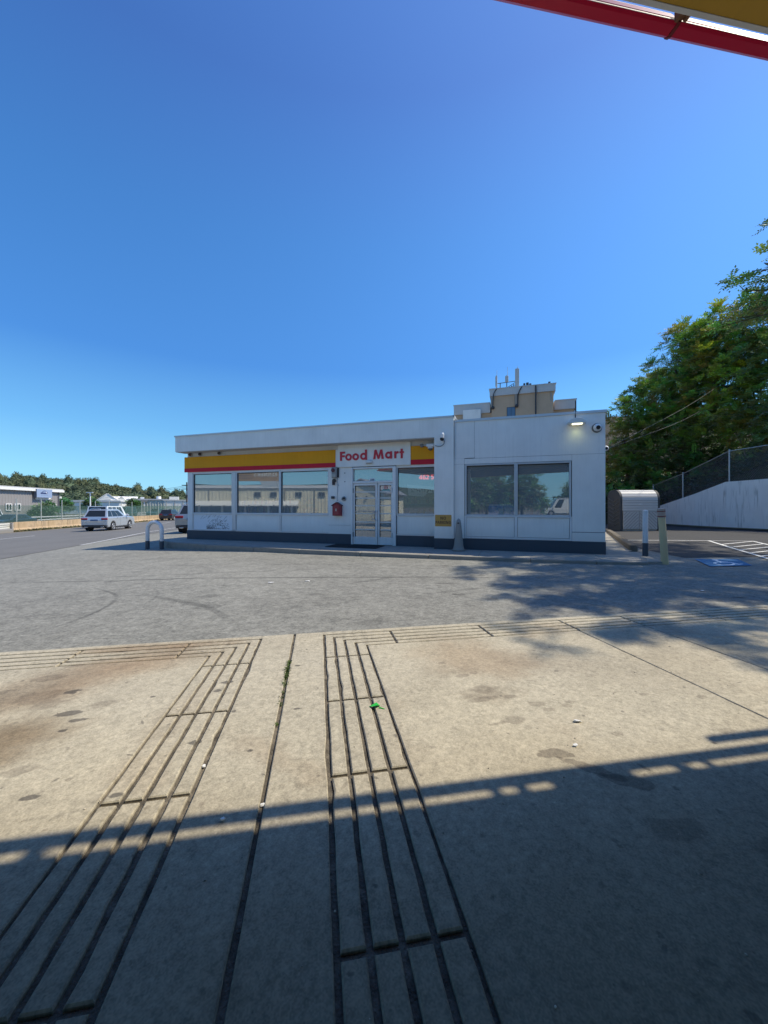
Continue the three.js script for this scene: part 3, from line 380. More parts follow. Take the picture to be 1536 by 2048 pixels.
{ // lit wall light over the wing
  const b = onShop('wall_light', 'lit white wall light with a glowing strip on the wing over the windows', 'lamp', 6.17, 3.67, .352);
  const hood = new THREE.Shape(); hood.moveTo(-.235, -.02); hood.quadraticCurveTo(-.15, .09, 0, .10); hood.quadraticCurveTo(.15, .09, .235, -.02); hood.lineTo(.2, -.06); hood.lineTo(-.2, -.06); hood.closePath();
  part('hood', ext(hood, .26, .01), std([.68, .68, .64], { roughness: .4 }), b);
  part('glowing_lens', rbx(-.13, .13, -.088, -.062, .15, .275, .008), std([.9, .9, .75], { emissive: rgb(1, .96, .62), emissiveIntensity: 1.7 }), b);
  part('conduit', rod([-.02, .1, .02], [-.02, .33, .02], .012), M.gasket, b);
  const sp = new THREE.SpotLight(rgb(.95, 1, 0.38), .22, 3, 1.15, .8, 2); sp.castShadow = true; const p = shopAt(6.17, 3.575, .352 + .2), t = shopAt(6.17, 2.6, .3); sp.position.copy(p); sp.target.position.copy(t); sp.shadow.radius = 4; scene.add(sp, sp.target);
}
{ const b = onShop('ash_bin', 'tapered grey cigarette bin standing in the corner by the pilaster', 'bin', 2.95, 0, .74); const g = std([.30, .29, .27], { roughness: .6, map: wallTex }); part('body', new THREE.LatheGeometry([[.0, 0], [.185, 0], [.19, .03], [.165, .06], [.14, .16], [.115, .4], [.09, .66], [.075, .82], [.06, .9], [.03, .945], [0, .955]].map((p) => new THREE.Vector2(...p)), 20), g, b); part('slot', rbx(-.03, .03, .8, .84, .06, .082), M.black, b); }
{ const b = onShop('door_mat', 'black rubber mat on the sidewalk before the doors', 'mat', -.45, 0.004, .62); part('mat', rbx(-.86, .9, 0, .016, -.42, .45, .006), std([.018, .018, .02], { roughness: .9 }), b); part('rib', Array.from({ length: 12 }, (_, k) => bb(-.8, .84, .016, .021, -.38 + k * .066, -.355 + k * .066)), std([.03, .03, .032], { roughness: 1 }), b).userData.kind = 'stuff'; }
// ------------------------------------------------------------------ inside the shop, seen through the glass
{ const b = onShop('water_pallet', 'blue wrapped pack of bottled water with white caps behind the wing window', 'bottled water', 4.02, .9, .05); const blue = std([.02, .22, .6], { roughness: .25 }); part('pack', [rbx(-.24, .2, .12, .44, -.2, .2, .03), rbx(.21, .62, .12, .44, -.2, .2, .03)], blue, b); part('support', bb(-.3, .66, 0, .115, -.25, .25), std([.1, .1, .1]), b); part('label', [rbx(.05, .2, .18, .36, .201, .206), rbx(.26, .42, .2, .36, .201, .206)], std([.25, .42, .55]), b); const caps = []; for (let i = 0; i < 13; i++) for (let j = 0; j < 4; j++) caps.push(cyl(.025, .03, .05, -.2 + i * .065, .455, -.14 + j * .09, 8)); part('cap', caps, std([.7, .74, .78]), b).userData.kind = 'stuff'; }
{ const b = onShop('orange_jug', 'dull orange jug next to the blue water pack', 'jug', 3.60, 1.03, .08); part('body', new THREE.LatheGeometry([[0, 0], [.1, 0], [.11, .05], [.11, .22], [.06, .31], [.03, .33], [.03, .37], [0, .37]].map((p) => new THREE.Vector2(...p)), 16), std([.36, .10, .05]), b); part('cap', cyl(.035, .035, .04, 0, .385, 0, 10), std([.5, .4, .35]), b); }
{ const led = std([.12, .0, .0], { emissive: rgb(1, .13, .12), emissiveIntensity: 1.7 });
  const b = onShop('lottery_display', 'window display with glowing red digits beside the pilaster', 'display', 1.83, 2.28, -.12); part('case', rbx(-.32, .32, -.13, .15, -.06, 0, .01), std([.06, .15, .15]), b); part('digit', txt('462', .15, .006).translate(-.12, 0, .001), led, b); part('digit', txt('53', .15, .006).translate(.215, 0, .001), led, b); }
{ const b = onShop('paper_banner', 'white paper banner with a row of dark marks hung behind the glass', 'banner', 1.62, 1.86, -.16); b.rotation.z = -.04; const s = new THREE.Shape([[-.5, .17], [.5, .12], [.5, -.08], [.2, -.1], [.08, -.22], [-.44, -.2]].map((p) => new THREE.Vector2(...p))); part('sheet', ext(s, .004), std([.6, .6, .54]), b); const R = rng(8), l = []; for (let k = 0; k < 9; k++) for (let m = 0; m < 3; m++) l.push(box(.012 + R() * .04, .014 + R() * .05, .003, -.36 + k * .09 + R() * .05, -.02 + (R() - .5) * .11, .006)); part('print', l, std([.1, .11, .1]), b).userData.kind = 'stuff'; }
for (const [x, w, h, c, l] of [[.92, .14, .2, [.4, .38, .33], 'pale framed card standing on the window ledge beside the door'], [1.12, .12, .24, [.05, .08, .18], 'dark blue carton on the window ledge'], [1.32, .2, .13, [.42, .38, .34], 'low cream carton on the window ledge'], [1.85, .24, .11, [.35, .45, .5], 'pale blue tray on the window ledge by the pilaster']]) { const b = onShop('carton', l, 'carton', x, 1.03, -.25); part('body', rbx(-w / 2, w / 2, 0, h, -.08, .08, .006), std(c), b); part('label', rbx(-w * .3, w * .3, h * .25, h * .7, .08, .083), std(c.map((v) => v * .45 + .03)), b); }
for (const [x, l] of [[-6.6, 'dark shelf unit of goods behind the scraped end panel'], [-4.3, 'dark shelf unit of goods behind the middle window'], [-2.2, 'dark shelf unit of goods behind the window by the alarm box'], [1.3, 'dark shelf unit of goods behind the window by the pilaster'], [5.0, 'dark shelf unit of goods behind the wing windows']]) {
  const b = onShop('store_shelf', l, 'shelf', x, .02, -2.6, 'shelf units inside the shop'), R = rng(x * 100 | 0); part('frame', [bb(-.8, .8, 0, 1.5, -.3, -.27), bb(-.82, -.8, 0, 1.5, -.3, .1), bb(.8, .82, 0, 1.5, -.3, .1)], std([.1, .1, .1]), b);
  for (const y of [.2, .6, 1.0, 1.4]) { part('shelf_board', bb(-.8, .8, y - .02, y, -.27, .1), std([.2, .2, .2]), b); const by = {}; for (let px = -.76; px < .74; px += .12) { const k = R() * 4 | 0; (by[k] ??= []).push(bb(px, px + .1, y, y + .14 + R() * .16, -.2, .05)); } for (const k in by) part('goods', by[k], std([[.3, .05, .04], [.3, .25, .06], [.06, .12, .25], [.3, .3, .28]][k]), b).userData.kind = 'stuff'; }
}
// ------------------------------------------------------------------ fuelling canopy over the camera: red light bar, yellow fascia, deck (x along the pad edge, -z towards the shop)
{
  const c = thing('fuel_canopy', 'fuelling canopy with a red bar along its yellow edge, seen from underneath', 'canopy', [-.004, 0, -.034], PA - .0079);
  const Y = 4.13, red = std([.62, .002, .045], { roughness: .3 }), redB = std([.30, .0, .09], { roughness: .4 }), wht = std([.82, .82, .80], { roughness: .5 }), yel = std([.62, .36, .03], { roughness: .5, map: wallTex });
  const U0 = -10, U1 = 17, BK = 10, J = 1.94;
  const prof = (pts, u0, u1) => ext(pts, u1 - u0, 0).rotateY(Math.PI / 2).translate(u0, 0, 0);      // profile in (v, y); v becomes -z
  const V = (l) => l.map(([v, y]) => [v, y]);
  for (const [a, b] of [[U0, J - .012], [J + .012, U1]]) {
    part('light_bar', prof(V([[1.797, Y + .006], [1.812, Y], [1.862, Y], [1.88, Y + .012], [1.888, Y + .04], [1.884, Y + .075], [1.868, Y + .095], [1.845, Y + .1]]), a, b), red, c);
    part('reflector', [prof(V([[1.7955, Y + .008], [1.8035, Y + .026], [1.806, Y + .025], [1.798, Y + .007]]), a, b), prof(V([[1.8305, Y + .087], [1.838, Y + .1], [1.842, Y + .098], [1.834, Y + .085]]), a, b)], wht, c);
    part('reflector_stripe', prof(V([[1.8015, Y + .027], [1.829, Y + .084], [1.832, Y + .082], [1.805, Y + .025]]), a, b), redB, c);
  }
  part('seam_cover', prof(V([[1.796, Y + .003], [1.812, Y - .003], [1.863, Y - .003], [1.884, Y + .01], [1.891, Y + .04], [1.87, Y + .1], [1.8, Y + .02]]), J - .010, J + .010), std([.2, .01, .015]), c);
  const rust = std([.24, .12, .07], { roughness: .9 });
  for (const u of [J - 4, J, J + 3.2]) part('bracket', [bb(u - .012, u + .012, Y + .01, Y + .03, -1.81, -1.74), bb(u - .03, u - .012, Y + .0, Y + .05, -1.80, -1.75), bb(u + .014, u + .034, Y + .0, Y + .04, -1.79, -1.745)], rust, c);
  for (const [a, b] of [[4.02, 4.07], [4.16, 4.22], [4.36, 4.84], [5.3, 5.34]]) part('cover_plate', bb(a, b, Y + .03, Y + .05, -1.80, -1.745), wht, c);
  part('sign_bar', prof(V([[1.93, Y], [1.99, Y], [2.01, Y + .03], [1.99, Y + .09], [1.93, Y + .09]]), 5.57, U1), red, c);
  part('sign_bar_bracket', [bb(6.4, 6.44, Y + .03, Y + .06, -1.94, -1.74), bb(9.4, 9.44, Y + .03, Y + .06, -1.94, -1.74)], rust, c);
  part('edge_trim', bb(U0, U1, Y - .004, Y + .05, -1.761, -1.737), std([.75, .75, .75], { roughness: .4 }), c);
  for (const [a, b] of [[U0, -3.003], [-3, 2.55], [2.555, 8], [8.003, U1]]) part('fascia_panel', [bb(a, b, Y, Y + .85, -1.737, -1.71), bb(a, b, Y, Y + .02, -1.71, -1.36)], yel, c);
  part('fascia_panel', [bb(U0, U1, Y, Y + .85, BK, BK + .04), bb(U0 - .03, U0, Y, Y + .85, -1.737, BK), bb(U1, U1 + .03, Y, Y + .85, -1.737, BK)], yel, c);
  const dk = new THREE.MeshPhysicalMaterial({ color: rgb(.085, .075, .055), roughness: 1, specularIntensity: .1 }); for (let k = 0; k < 27; k++) part('deck_panel', bb(U0 + k, U0 + k + .994, Y + .03, Y + .06, -1.36, BK), dk, c);
  part('roof', bb(U0, U1, Y + .1, Y + .2, -1.70, BK), std([.3, .3, .3]), c);
  for (const u of [-5, 8.5]) part('column', [bb(u - .2, u + .2, -.2, Y + .05, 2.6, 3.0)], wht, c);
}
// ------------------------------------------------------------------ bollards, parking bay, shed, wall, fence
{
  const wh = std([.72, .73, .74], { roughness: .45, map: wallTex });
  const g = (X, D) => [X, gy(X, D), -D];
  const hoop = (name, label, x, z, turn) => { const p = shopAt(x, 0, z), b = thing(name, label, 'bollard', [p.x, gy(p.x, -p.z), p.z], turn); const w = .62, h = 1.02, r = .066, pts = []; for (let i = 0; i <= 4; i++) pts.push([-w / 2, .28 + i * .09, 0]); for (let i = 0; i <= 12; i++) { const a = Math.PI - Math.PI * i / 12; pts.push([Math.cos(a) * w / 2, h - w / 2 + Math.sin(a) * w / 2 * .92, 0]); } for (let i = 0; i <= 4; i++) pts.push([w / 2, .64 - i * .09, 0]); part('hoop', tube(pts, r, 60, 14), wh, b); for (const s of [-1, 1]) part('navy_sleeve', cyl(r + .006, r + .006, .6, s * w / 2, .0, 0, 16), M.navy, b); return b; };
  hoop('hoop_bollard', 'white hoop bollard with navy feet standing before the corner of the shop', -8.02, 1.56, SH.turn + .1);
  const b1 = thing('bollard', 'upright white bollard with a navy base at the corner of the parking bay', 'bollard', g(6.98, 10.27)); part('post', [cyl(.064, .064, 1.0, 0, .74, 0, 20), new THREE.SphereGeometry(.064, 20, 8, 0, 7, 0, 1.57).scale(1, .5, 1).translate(0, 1.24, 0)], wh, b1); part('navy_sleeve', cyl(.068, .068, .5, 0, .14, 0, 20), M.navy, b1);
  const tan = std([.68, .55, .32], { roughness: .75, map: wallTex }); const b2 = thing('bollard', 'leaning beige bollard with thin red rings round its pale top', 'bollard', g(6.73, 9.21)); b2.rotation.z = .085; b2.rotation.x = .02; part('post', cyl(.074, .078, 1.3, 0, .5, 0, 20), tan, b2); part('cap', [cyl(.084, .084, .2, 0, 1.22, 0, 20), new THREE.SphereGeometry(.084, 20, 8, 0, 7, 0, 1.57).scale(1, .35, 1).translate(0, 1.32, 0)], std([.42, .33, .27]), b2); part('red_ring', [cyl(.087, .087, .02, 0, 1.27, 0, 20), cyl(.087, .087, .02, 0, 1.15, 0, 20)], std([.2, .03, .03]), b2);
  // bay markings
  const mk = struct('bay_marking'), ln = (a, b, w = .1) => raw('painted_line', line(a[0], a[1], b[0], b[1], w, .017), M.paint, mk);
  const A = [9.23, 14.73], B = [12.05, 14.28], C = [13.4, 13.98], Dd = [9.5, 9.25]; ln(A, B); ln(B, C, .07); ln(B, Dd); ln(C, [12.2, 11.6]);
  for (const [a, b] of [[[11.44, 13.05], [13.38, 13.93]], [[11.12, 12.3], [13.05, 13.15]], [[10.75, 11.6], [12.66, 12.4]], [[10.4, 10.9], [12.4, 11.75]], [[10.0, 10.2], [12.0, 11.0]]]) ln(a, b, .085);
  { const cv = document.createElement('canvas'); cv.width = cv.height = 256; const x = cv.getContext('2d'); x.fillStyle = '#2b6a98'; x.fillRect(0, 0, 256, 256); x.strokeStyle = x.fillStyle = '#c4d2de'; x.lineWidth = 17; x.lineCap = 'round'; x.beginPath(); x.arc(112, 40, 19, 0, 7); x.fill(); x.beginPath(); x.moveTo(112, 66); x.lineTo(114, 138); x.lineTo(170, 138); x.lineTo(194, 204); x.lineTo(216, 196); x.stroke(); x.beginPath(); x.moveTo(114, 98); x.lineTo(160, 98); x.stroke(); x.beginPath(); x.arc(120, 170, 54, -2.1, 2.6, true); x.stroke(); x.beginPath(); x.arc(120, 170, 54, .2, 3.9); x.stroke();
    const t = new THREE.CanvasTexture(cv); t.colorSpace = THREE.SRGBColorSpace; const P = [[7.42, 8.75], [8.46, 8.83], [7.94, 9.85], [8.99, 9.78]], G = [], U = [], n = 6; const mp = (a, b) => [lerp(lerp(P[0][0], P[1][0], a), lerp(P[2][0], P[3][0], a), b), lerp(lerp(P[0][1], P[1][1], a), lerp(P[2][1], P[3][1], a), b)];
    raw('wheelchair_symbol', sheet(range(0, 1, 1 / n), range(0, 1, 1 / n), mp, .014, (X, D, a, b) => [a, b]), new THREE.MeshStandardMaterial({ map: t, roughness: .75, bumpMap: grainBump, bumpScale: .002 }), mk); }
  // raised concrete edge along the side of the shop
  const e = struct('side_kerb'); { const a = [7.5, 11.55], b = [10.75, 18.4]; const L = Math.hypot(b[0] - a[0], b[1] - a[1]); for (let k = 0; k < 3; k++) { const s = rbx(k * L / 3 + .006, (k + 1) * L / 3 - .006, -.2, .2, -.11, .11, .05); s.rotateY(Math.atan2(b[1] - a[1], b[0] - a[0])); s.translate(a[0], gy(...a) + k * .02, -a[1]); part('kerb_stone', s, std([.22, .19, .15], { roughness: 1, map: M.kerb.map, bumpMap: grainBump, bumpScale: .02 }), e); } }
  const sd = raw('side_walk', sheet(range(0, 1, .1), range(0, 1, .05), (a, b) => { const l = shopAt(6.95, 0, .5), r = [7.42, 11.5]; const l2 = shopAt(6.95, 0, -9), r2 = [10.7, 18.4]; return [lerp(lerp(l.x, r[0], a), lerp(l2.x, r2[0], a), b), lerp(lerp(-l.z, r[1], a), lerp(-l2.z, r2[1], a), b)]; }, .03), M.walk, scene); sd.userData.kind = 'structure';
}
{ // storage shed with an arched roller top
  const s = thing('storage_shed', 'grey storage shed with an arched slatted top and chevron doors', 'shed', [11.68, gy(12.3, 19), -19.0], -.04), W = 1.9, T = 1.15;
  const grey = std([.46, .45, .43], { roughness: .6 }), gr2 = std([.54, .53, .51], { roughness: .55 }), dark = std([.05, .05, .052], { roughness: .7 });
  const side = [[0, 0], [T, 0], [T, 1.75]]; for (let i = 0; i <= 12; i++) { const a = i / 12 * Math.PI / 2; side.push([T - .35 + Math.cos(a) * .35, 1.72 + Math.sin(a) * .33]); } for (let i = 0; i <= 12; i++) { const a = Math.PI / 2 + i / 12 * Math.PI / 2; side.push([.45 + Math.cos(a) * .45, 1.57 + Math.sin(a) * .48]); }
  // side profile: first coordinate is depth from the front
  for (const x of [0, W - .1]) { part('side_panel', ext(side, .1, .01).rotateY(Math.PI / 2).translate(x, 0, 0), dark, s); }
  part('body', ext(side.map(([a, b]) => [.07 + a * .93, .02 + b * .96]), W - .22).rotateY(Math.PI / 2).translate(.11, 0, 0), grey, s);
  for (let i = 0; i < 7; i++) { const y = .42 + i * .2; part('side_rib', [rod([-.012, y, -.12], [-.012, y - .17, -.55], .02, 5), rod([-.012, y - .17, -.55], [-.012, y, -1.0], .02, 5)], std([.09, .09, .09]), s); }
  // front: curved slats above, two chevron doors below
  const arc = []; for (let i = 0; i <= 10; i++) { const a = Math.PI - i / 10 * Math.PI / 2 * 1.05; arc.push([.45 + Math.cos(a) * .44, 1.53 + Math.sin(a) * .50]); }
  const path = [[.01, 1.0], [.01, 1.14], [.01, 1.27], [.01, 1.40], [.01, 1.52], ...arc.slice(2, 11).filter((_, k) => k % 2 === 0)];
  for (let i = 0; i < path.length - 1; i++) { const [a0, b0] = path[i], [a1, b1] = path[i + 1], L = Math.hypot(a1 - a0, b1 - b0), an = Math.atan2(b1 - b0, a1 - a0); part('slat', rbx(.1, W - .1, 0.006, L - .006, -.02, .024, .01).rotateX(-(Math.PI / 2 - an)).translate(0, b0, -a0), gr2, s); }
  for (const [x0, x1, d] of [[.13, .9, 1], [.92, W - .13, -1]]) { const dr = part('door', rbx(x0, x1, .1, .98, -.03, .02, .008), grey, s); for (let k = -6; k < 9; k++) { const pts = []; const c = k * .16; for (let t = 0; t <= 1; t += .5) pts.push(0); const f = (x) => d * (x - x0) + c + (d < 0 ? .77 : 0); let p = []; for (let x = x0 + .03; x <= x1 - .03; x += .01) { const y = .13 + f(x); if (y > .13 && y < .95) p.push([x, y]); } if (p.length > 6) part('groove', rod([p[0][0], p[0][1], .021], [p[p.length - 1][0], p[p.length - 1][1], .021], .011, 4), std([.19, .185, .18]), dr); } }
  part('latch', cyl(.04, .04, .04, 0, 0, 0, 12).rotateX(Math.PI / 2).translate(1.2, .95, .03), dark, s); part('plate', bb(.9, 1.05, 1.29, 1.37, .012, .03), std([.6, .6, .58]), s);
}
const WALL = [[23, 6, 2.95], [20.9, 13, 2.9], [18.95, 18.7, 2.82], [18.3, 20.6, 2.76], [18.1, 22.4, 2.18], [18.0, 25.2, 1.46]];       // X, depth, height of the top
{
  const w = thing('retaining_wall', 'white painted concrete retaining wall whose top slopes down towards the shed', 'wall', [0, 0, 0]);
  const m = std([.88, .87, .85], { roughness: .8, bumpMap: fineBump, bumpScale: .004, map: tex(1024, 512, fill(1024, 512, (i, j) => { const s = fbm(i / 12, j / 110, 301, 4), b = fbm(i / 70, j / 60, 305, 4); let k = .95 - .5 * sst(.55, .85, s) * b - .12 * (1 - b) + .05 * (h2(i, j, 2) - .5); return [k, k * .99, k * .97]; }), { rep: [.2, .3], wrap: THREE.MirroredRepeatWrapping }) });
  for (let i = 0; i < WALL.length - 1; i++) { const [x0, d0, t0] = WALL[i], [x1, d1, t1] = WALL[i + 1]; const n = 1, L = Math.hypot(x1 - x0, d1 - d0), tx = (x1 - x0) / L, td = (d1 - d0) / L, pts = []; const g = new THREE.BufferGeometry(), P = []; const q8 = []; for (const [s, T] of [[0.003, t0], [L - .003, t1]]) for (const o of [0, .3]) for (const y of [0, T]) q8.push([x0 + tx * s - td * 0 + (td > 0 ? 1 : -1) * o * td, y, -(d0 + td * s - (td > 0 ? 1 : -1) * o * tx)]); part('wall_section', new ConvexGeometry(q8.map((p) => new THREE.Vector3(...p))), m, w); }
  const f = thing('chain_link_fence', 'chain link fence with grey posts standing on the white retaining wall', 'fence', [0, 0, 0]); const gal = std([.42, .43, .43], { roughness: .45, metalness: .6 });
  const pts = [[22.3, 8.5, 2.9], [20.9, 13, 2.88], [18.95, 18.7, 2.8], [18.35, 20.6, 2.74], [18.2, 23.6, 1.75], [18.2, 26.2, 1.35]], FH = [1.75, 1.75, 1.75, 1.72, 1.75, 1.55];
  pts.forEach(([x, d, y], i) => part('post', [rod([x + .15, y - .1, -d], [x + .15, y + FH[i], -d], .038, 8), new THREE.SphereGeometry(.05, 8, 6).translate(x + .15, y + FH[i], -d)], gal, f));
  const wires = []; for (let i = 0; i < pts.length - 1; i++) { const [x0, d0, y0] = pts[i], [x1, d1, y1] = pts[i + 1], L = Math.hypot(x1 - x0, d1 - d0); part('top_rail', rod([x0 + .15, y0 + FH[i] - .05, -d0], [x1 + .15, y1 + FH[i + 1] - .05, -d1], .024, 6), gal, f);
    const pt = (s, h) => { const t = s / L; return [lerp(x0, x1, t) + .15, lerp(y0, y1, t) + .03 + h * (lerp(FH[i], FH[i + 1], t) - .08), -lerp(d0, d1, t)]; }; const step = .085, dh = 1.65;
    for (let s = -dh; s < L; s += step) for (const dir of [1, -1]) { let a = s, b = s + dh, ha = 0, hb = 1; if (a < 0) { ha = -a / dh; a = 0; } if (b > L) { hb = 1 - (b - L) / dh; b = L; } if (b - a < .05) continue; wires.push(dir > 0 ? rod(pt(a, ha), pt(b, hb), .0032, 3) : rod(pt(a, 1 - ha), pt(b, 1 - hb), .0032, 3)); } }
  part('wire_mesh', wires, std([.30, .31, .31], { roughness: .5, metalness: .6 }), f).userData.kind = 'stuff';
  const f2 = thing('chain_link_gate', 'short low chain link panel between two posts behind the shed', 'fence', [0, 0, 0]); const a = [15.5, 23.6, .35], b = [17.0, 24.0, .35];
  for (const [x, d, y, h] of [[...a, 2.05], [...b, 1.85]]) part('post', rod([x, y - .3, -d], [x, y + h, -d], .045, 8), gal, f2); for (const y of [1.9, .25]) part('rail', rod([a[0], a[2] + y, -a[1]], [b[0], b[2] + y - .1, -b[1]], .02, 6), gal, f2);
  const w2 = []; for (let k = 0; k < 18; k++) { const t = k / 18; w2.push(rod([lerp(a[0], b[0], t), .6, -lerp(a[1], b[1], t)], [lerp(a[0], b[0], Math.min(1, t + .5)), 2.1, -lerp(a[1], b[1], Math.min(1, t + .5))], .004, 3), rod([lerp(a[0], b[0], t), 2.1, -lerp(a[1], b[1], t)], [lerp(a[0], b[0], Math.min(1, t + .5)), .6, -lerp(a[1], b[1], Math.min(1, t + .5))], .004, 3)); } part('wire_mesh', w2, gal, f2).userData.kind = 'stuff';
}
// ------------------------------------------------------------------ hillside behind the wall, boulders, trees
const wallTop = (D) => { for (let i = 0; i < WALL.length - 1; i++) if (D <= WALL[i + 1][1]) return lerp(WALL[i][2], WALL[i + 1][2], clamp((D - WALL[i][1]) / (WALL[i + 1][1] - WALL[i][1]), 0, 1)); return 1.4; };
const wallX = (D) => { for (let i = 0; i < WALL.length - 1; i++) if (D <= WALL[i + 1][1]) return lerp(WALL[i][0], WALL[i + 1][0], clamp((D - WALL[i][1]) / (WALL[i + 1][1] - WALL[i][1]), -1, 1)); return 18; };
function hillY(X, D) { const a = X - wallX(D), r = fbm(X * .3, D * .3, 401, 3) * .8; const back = D > 25.5 ? .35 + .30 * (D - 25.5) * sst(9, 13, X) + .1 * Math.max(0, X - 14) + r : -1; const rt = a > .72 ? wallTop(D) - .12 + .42 * (a - .1) * (1 - .3 * sst(0, 30, a)) + r * sst(.3, 2, a) : (D > 25 ? -1 : -2); return Math.max(back, rt); }
{
  const xs = range(8, 70, .6), ds = range(-20, 75, .6), g = sheet(xs, ds, (a, b) => [a, b]); const p = g.attributes.position; for (let i = 0; i < p.count; i++) p.setY(i, hillY(p.getX(i), -p.getZ(i))); g.computeVertexNormals();
  const h = raw('hillside', g, std([.55, .52, .5], { map: M.soil.map, roughness: 1, bumpMap: grainBump, bumpScale: .02 }), scene); h.userData.kind = 'structure';
  const R = rng(91), rk = std([.30, .29, .27], { roughness: 1, bumpMap: grainBump, bumpScale: .03 });
  const ds2 = raw('soil_strip', sheet(range(0, 1, .1), range(0, 1, .02), (a, b) => { const D = lerp(12, 25, b), X = wallX(D); return [X - 1.1 + a * 1.1, D]; }, .05), M.soil, scene); ds2.userData.kind = 'structure';
  const where = ['behind the shop end, lowest of the rocks', 'behind the shop end, topmost pale one', 'behind the shop end, beside the foliage', 'behind the fence above the wall slope', 'behind the fence near the middle post', 'behind the shed top', 'behind the fence, small and dark'];
  [[1228, 965, 27.5, .55], [1236, 945, 28.5, .6], [1252, 962, 28, .4], [1350, 985, 26.5, .6], [1392, 972, 25.5, .5], [1330, 990, 26.6, .45], [1420, 968, 24.5, .4]].forEach(([px, py, D, r], k) => { const [x, y, z] = at(px, py, D), pts = []; for (let i = 0; i < 26; i++) { const a = R() * 6.28, b = Math.acos(2 * R() - 1), q = r * (.7 + R() * .4); pts.push(new THREE.Vector3(Math.cos(a) * Math.sin(b) * q * 1.2, Math.cos(b) * q * .8, Math.sin(a) * Math.sin(b) * q)); } const t = thing('boulder', 'grey rock on the hillside ' + where[k], 'rock', [x, hillY(x, D) + r * .25, z]); part('stone', new ConvexGeometry(pts), rk, t); });
}
const leafMat = (t = .35) => new THREE.MeshPhysicalMaterial({ color: 0xffffff, vertexColors: true, roughness: .8, clearcoat: .25, clearcoatRoughness: .35, transmission: t, thickness: 0, ior: 1.35 });
M.leaf = leafMat(.30); M.bark = std([.11, .09, .07], { roughness: 1, bumpMap: grainBump, bumpScale: .02 });
function leafGeo(fronds) {                                       // fronds: {p, d, L, n, w, c}: pinnate leaves
  let T = 0; for (const f of fronds) T += f.n * 2 * 2 + (f.n * 2) * 2; const P = [], N = [], C = [], o = new THREE.Vector3(), s = new THREE.Vector3(), up = new THREE.Vector3(), t = new THREE.Vector3(), e = new THREE.Vector3(), nn = new THREE.Vector3();
  const R = rng(fronds.length + 3);
  for (const f of fronds) {
    const d = f.d; s.crossVectors(d, f.up || UP); if (s.lengthSq() < 1e-4) s.set(1, 0, 0); s.normalize(); up.crossVectors(s, d).normalize();
    for (let i = 0; i < f.n; i++) {
      const q = (i + .6) / f.n, dr = -f.L * .26 * q * q; o.copy(f.p).addScaledVector(d, f.L * q); o.y += dr; const ll = f.w * (.75 + .5 * Math.sin(q * 2.6)) * (.85 + .3 * R()), sides = i === f.n - 1 ? [0] : [-1, 1];
      for (const k of sides) {
        t.copy(s).multiplyScalar(k).addScaledVector(d, k ? .45 : 1).addScaledVector(up, (R() - .6) * .9).normalize(); e.crossVectors(t, up).normalize().multiplyScalar(ll * .24); nn.crossVectors(e, t).normalize(); if (nn.y < 0) nn.negate();
        const a = o, mx = o.x + t.x * ll * .45, my = o.y + t.y * ll * .45, mz = o.z + t.z * ll * .45, tx = o.x + t.x * ll, ty = o.y + t.y * ll - ll * .15, tz = o.z + t.z * ll;
        P.push(a.x, a.y, a.z, mx + e.x, my + e.y, mz + e.z, tx, ty, tz, a.x, a.y, a.z, tx, ty, tz, mx - e.x, my - e.y, mz - e.z);
        const v = .8 + .4 * R(), c = f.c; for (let m = 0; m < 6; m++) { N.push(nn.x, nn.y, nn.z); C.push(c[0] * v, c[1] * v, c[2] * v); }
      }
    }
  }
  const g = new THREE.BufferGeometry(); g.setAttribute('position', new THREE.Float32BufferAttribute(P, 3)); g.setAttribute('normal', new THREE.Float32BufferAttribute(N, 3)); g.setAttribute('color', new THREE.Float32BufferAttribute(C, 3)); return g;
}
const UP = new THREE.Vector3(0, 1, 0);
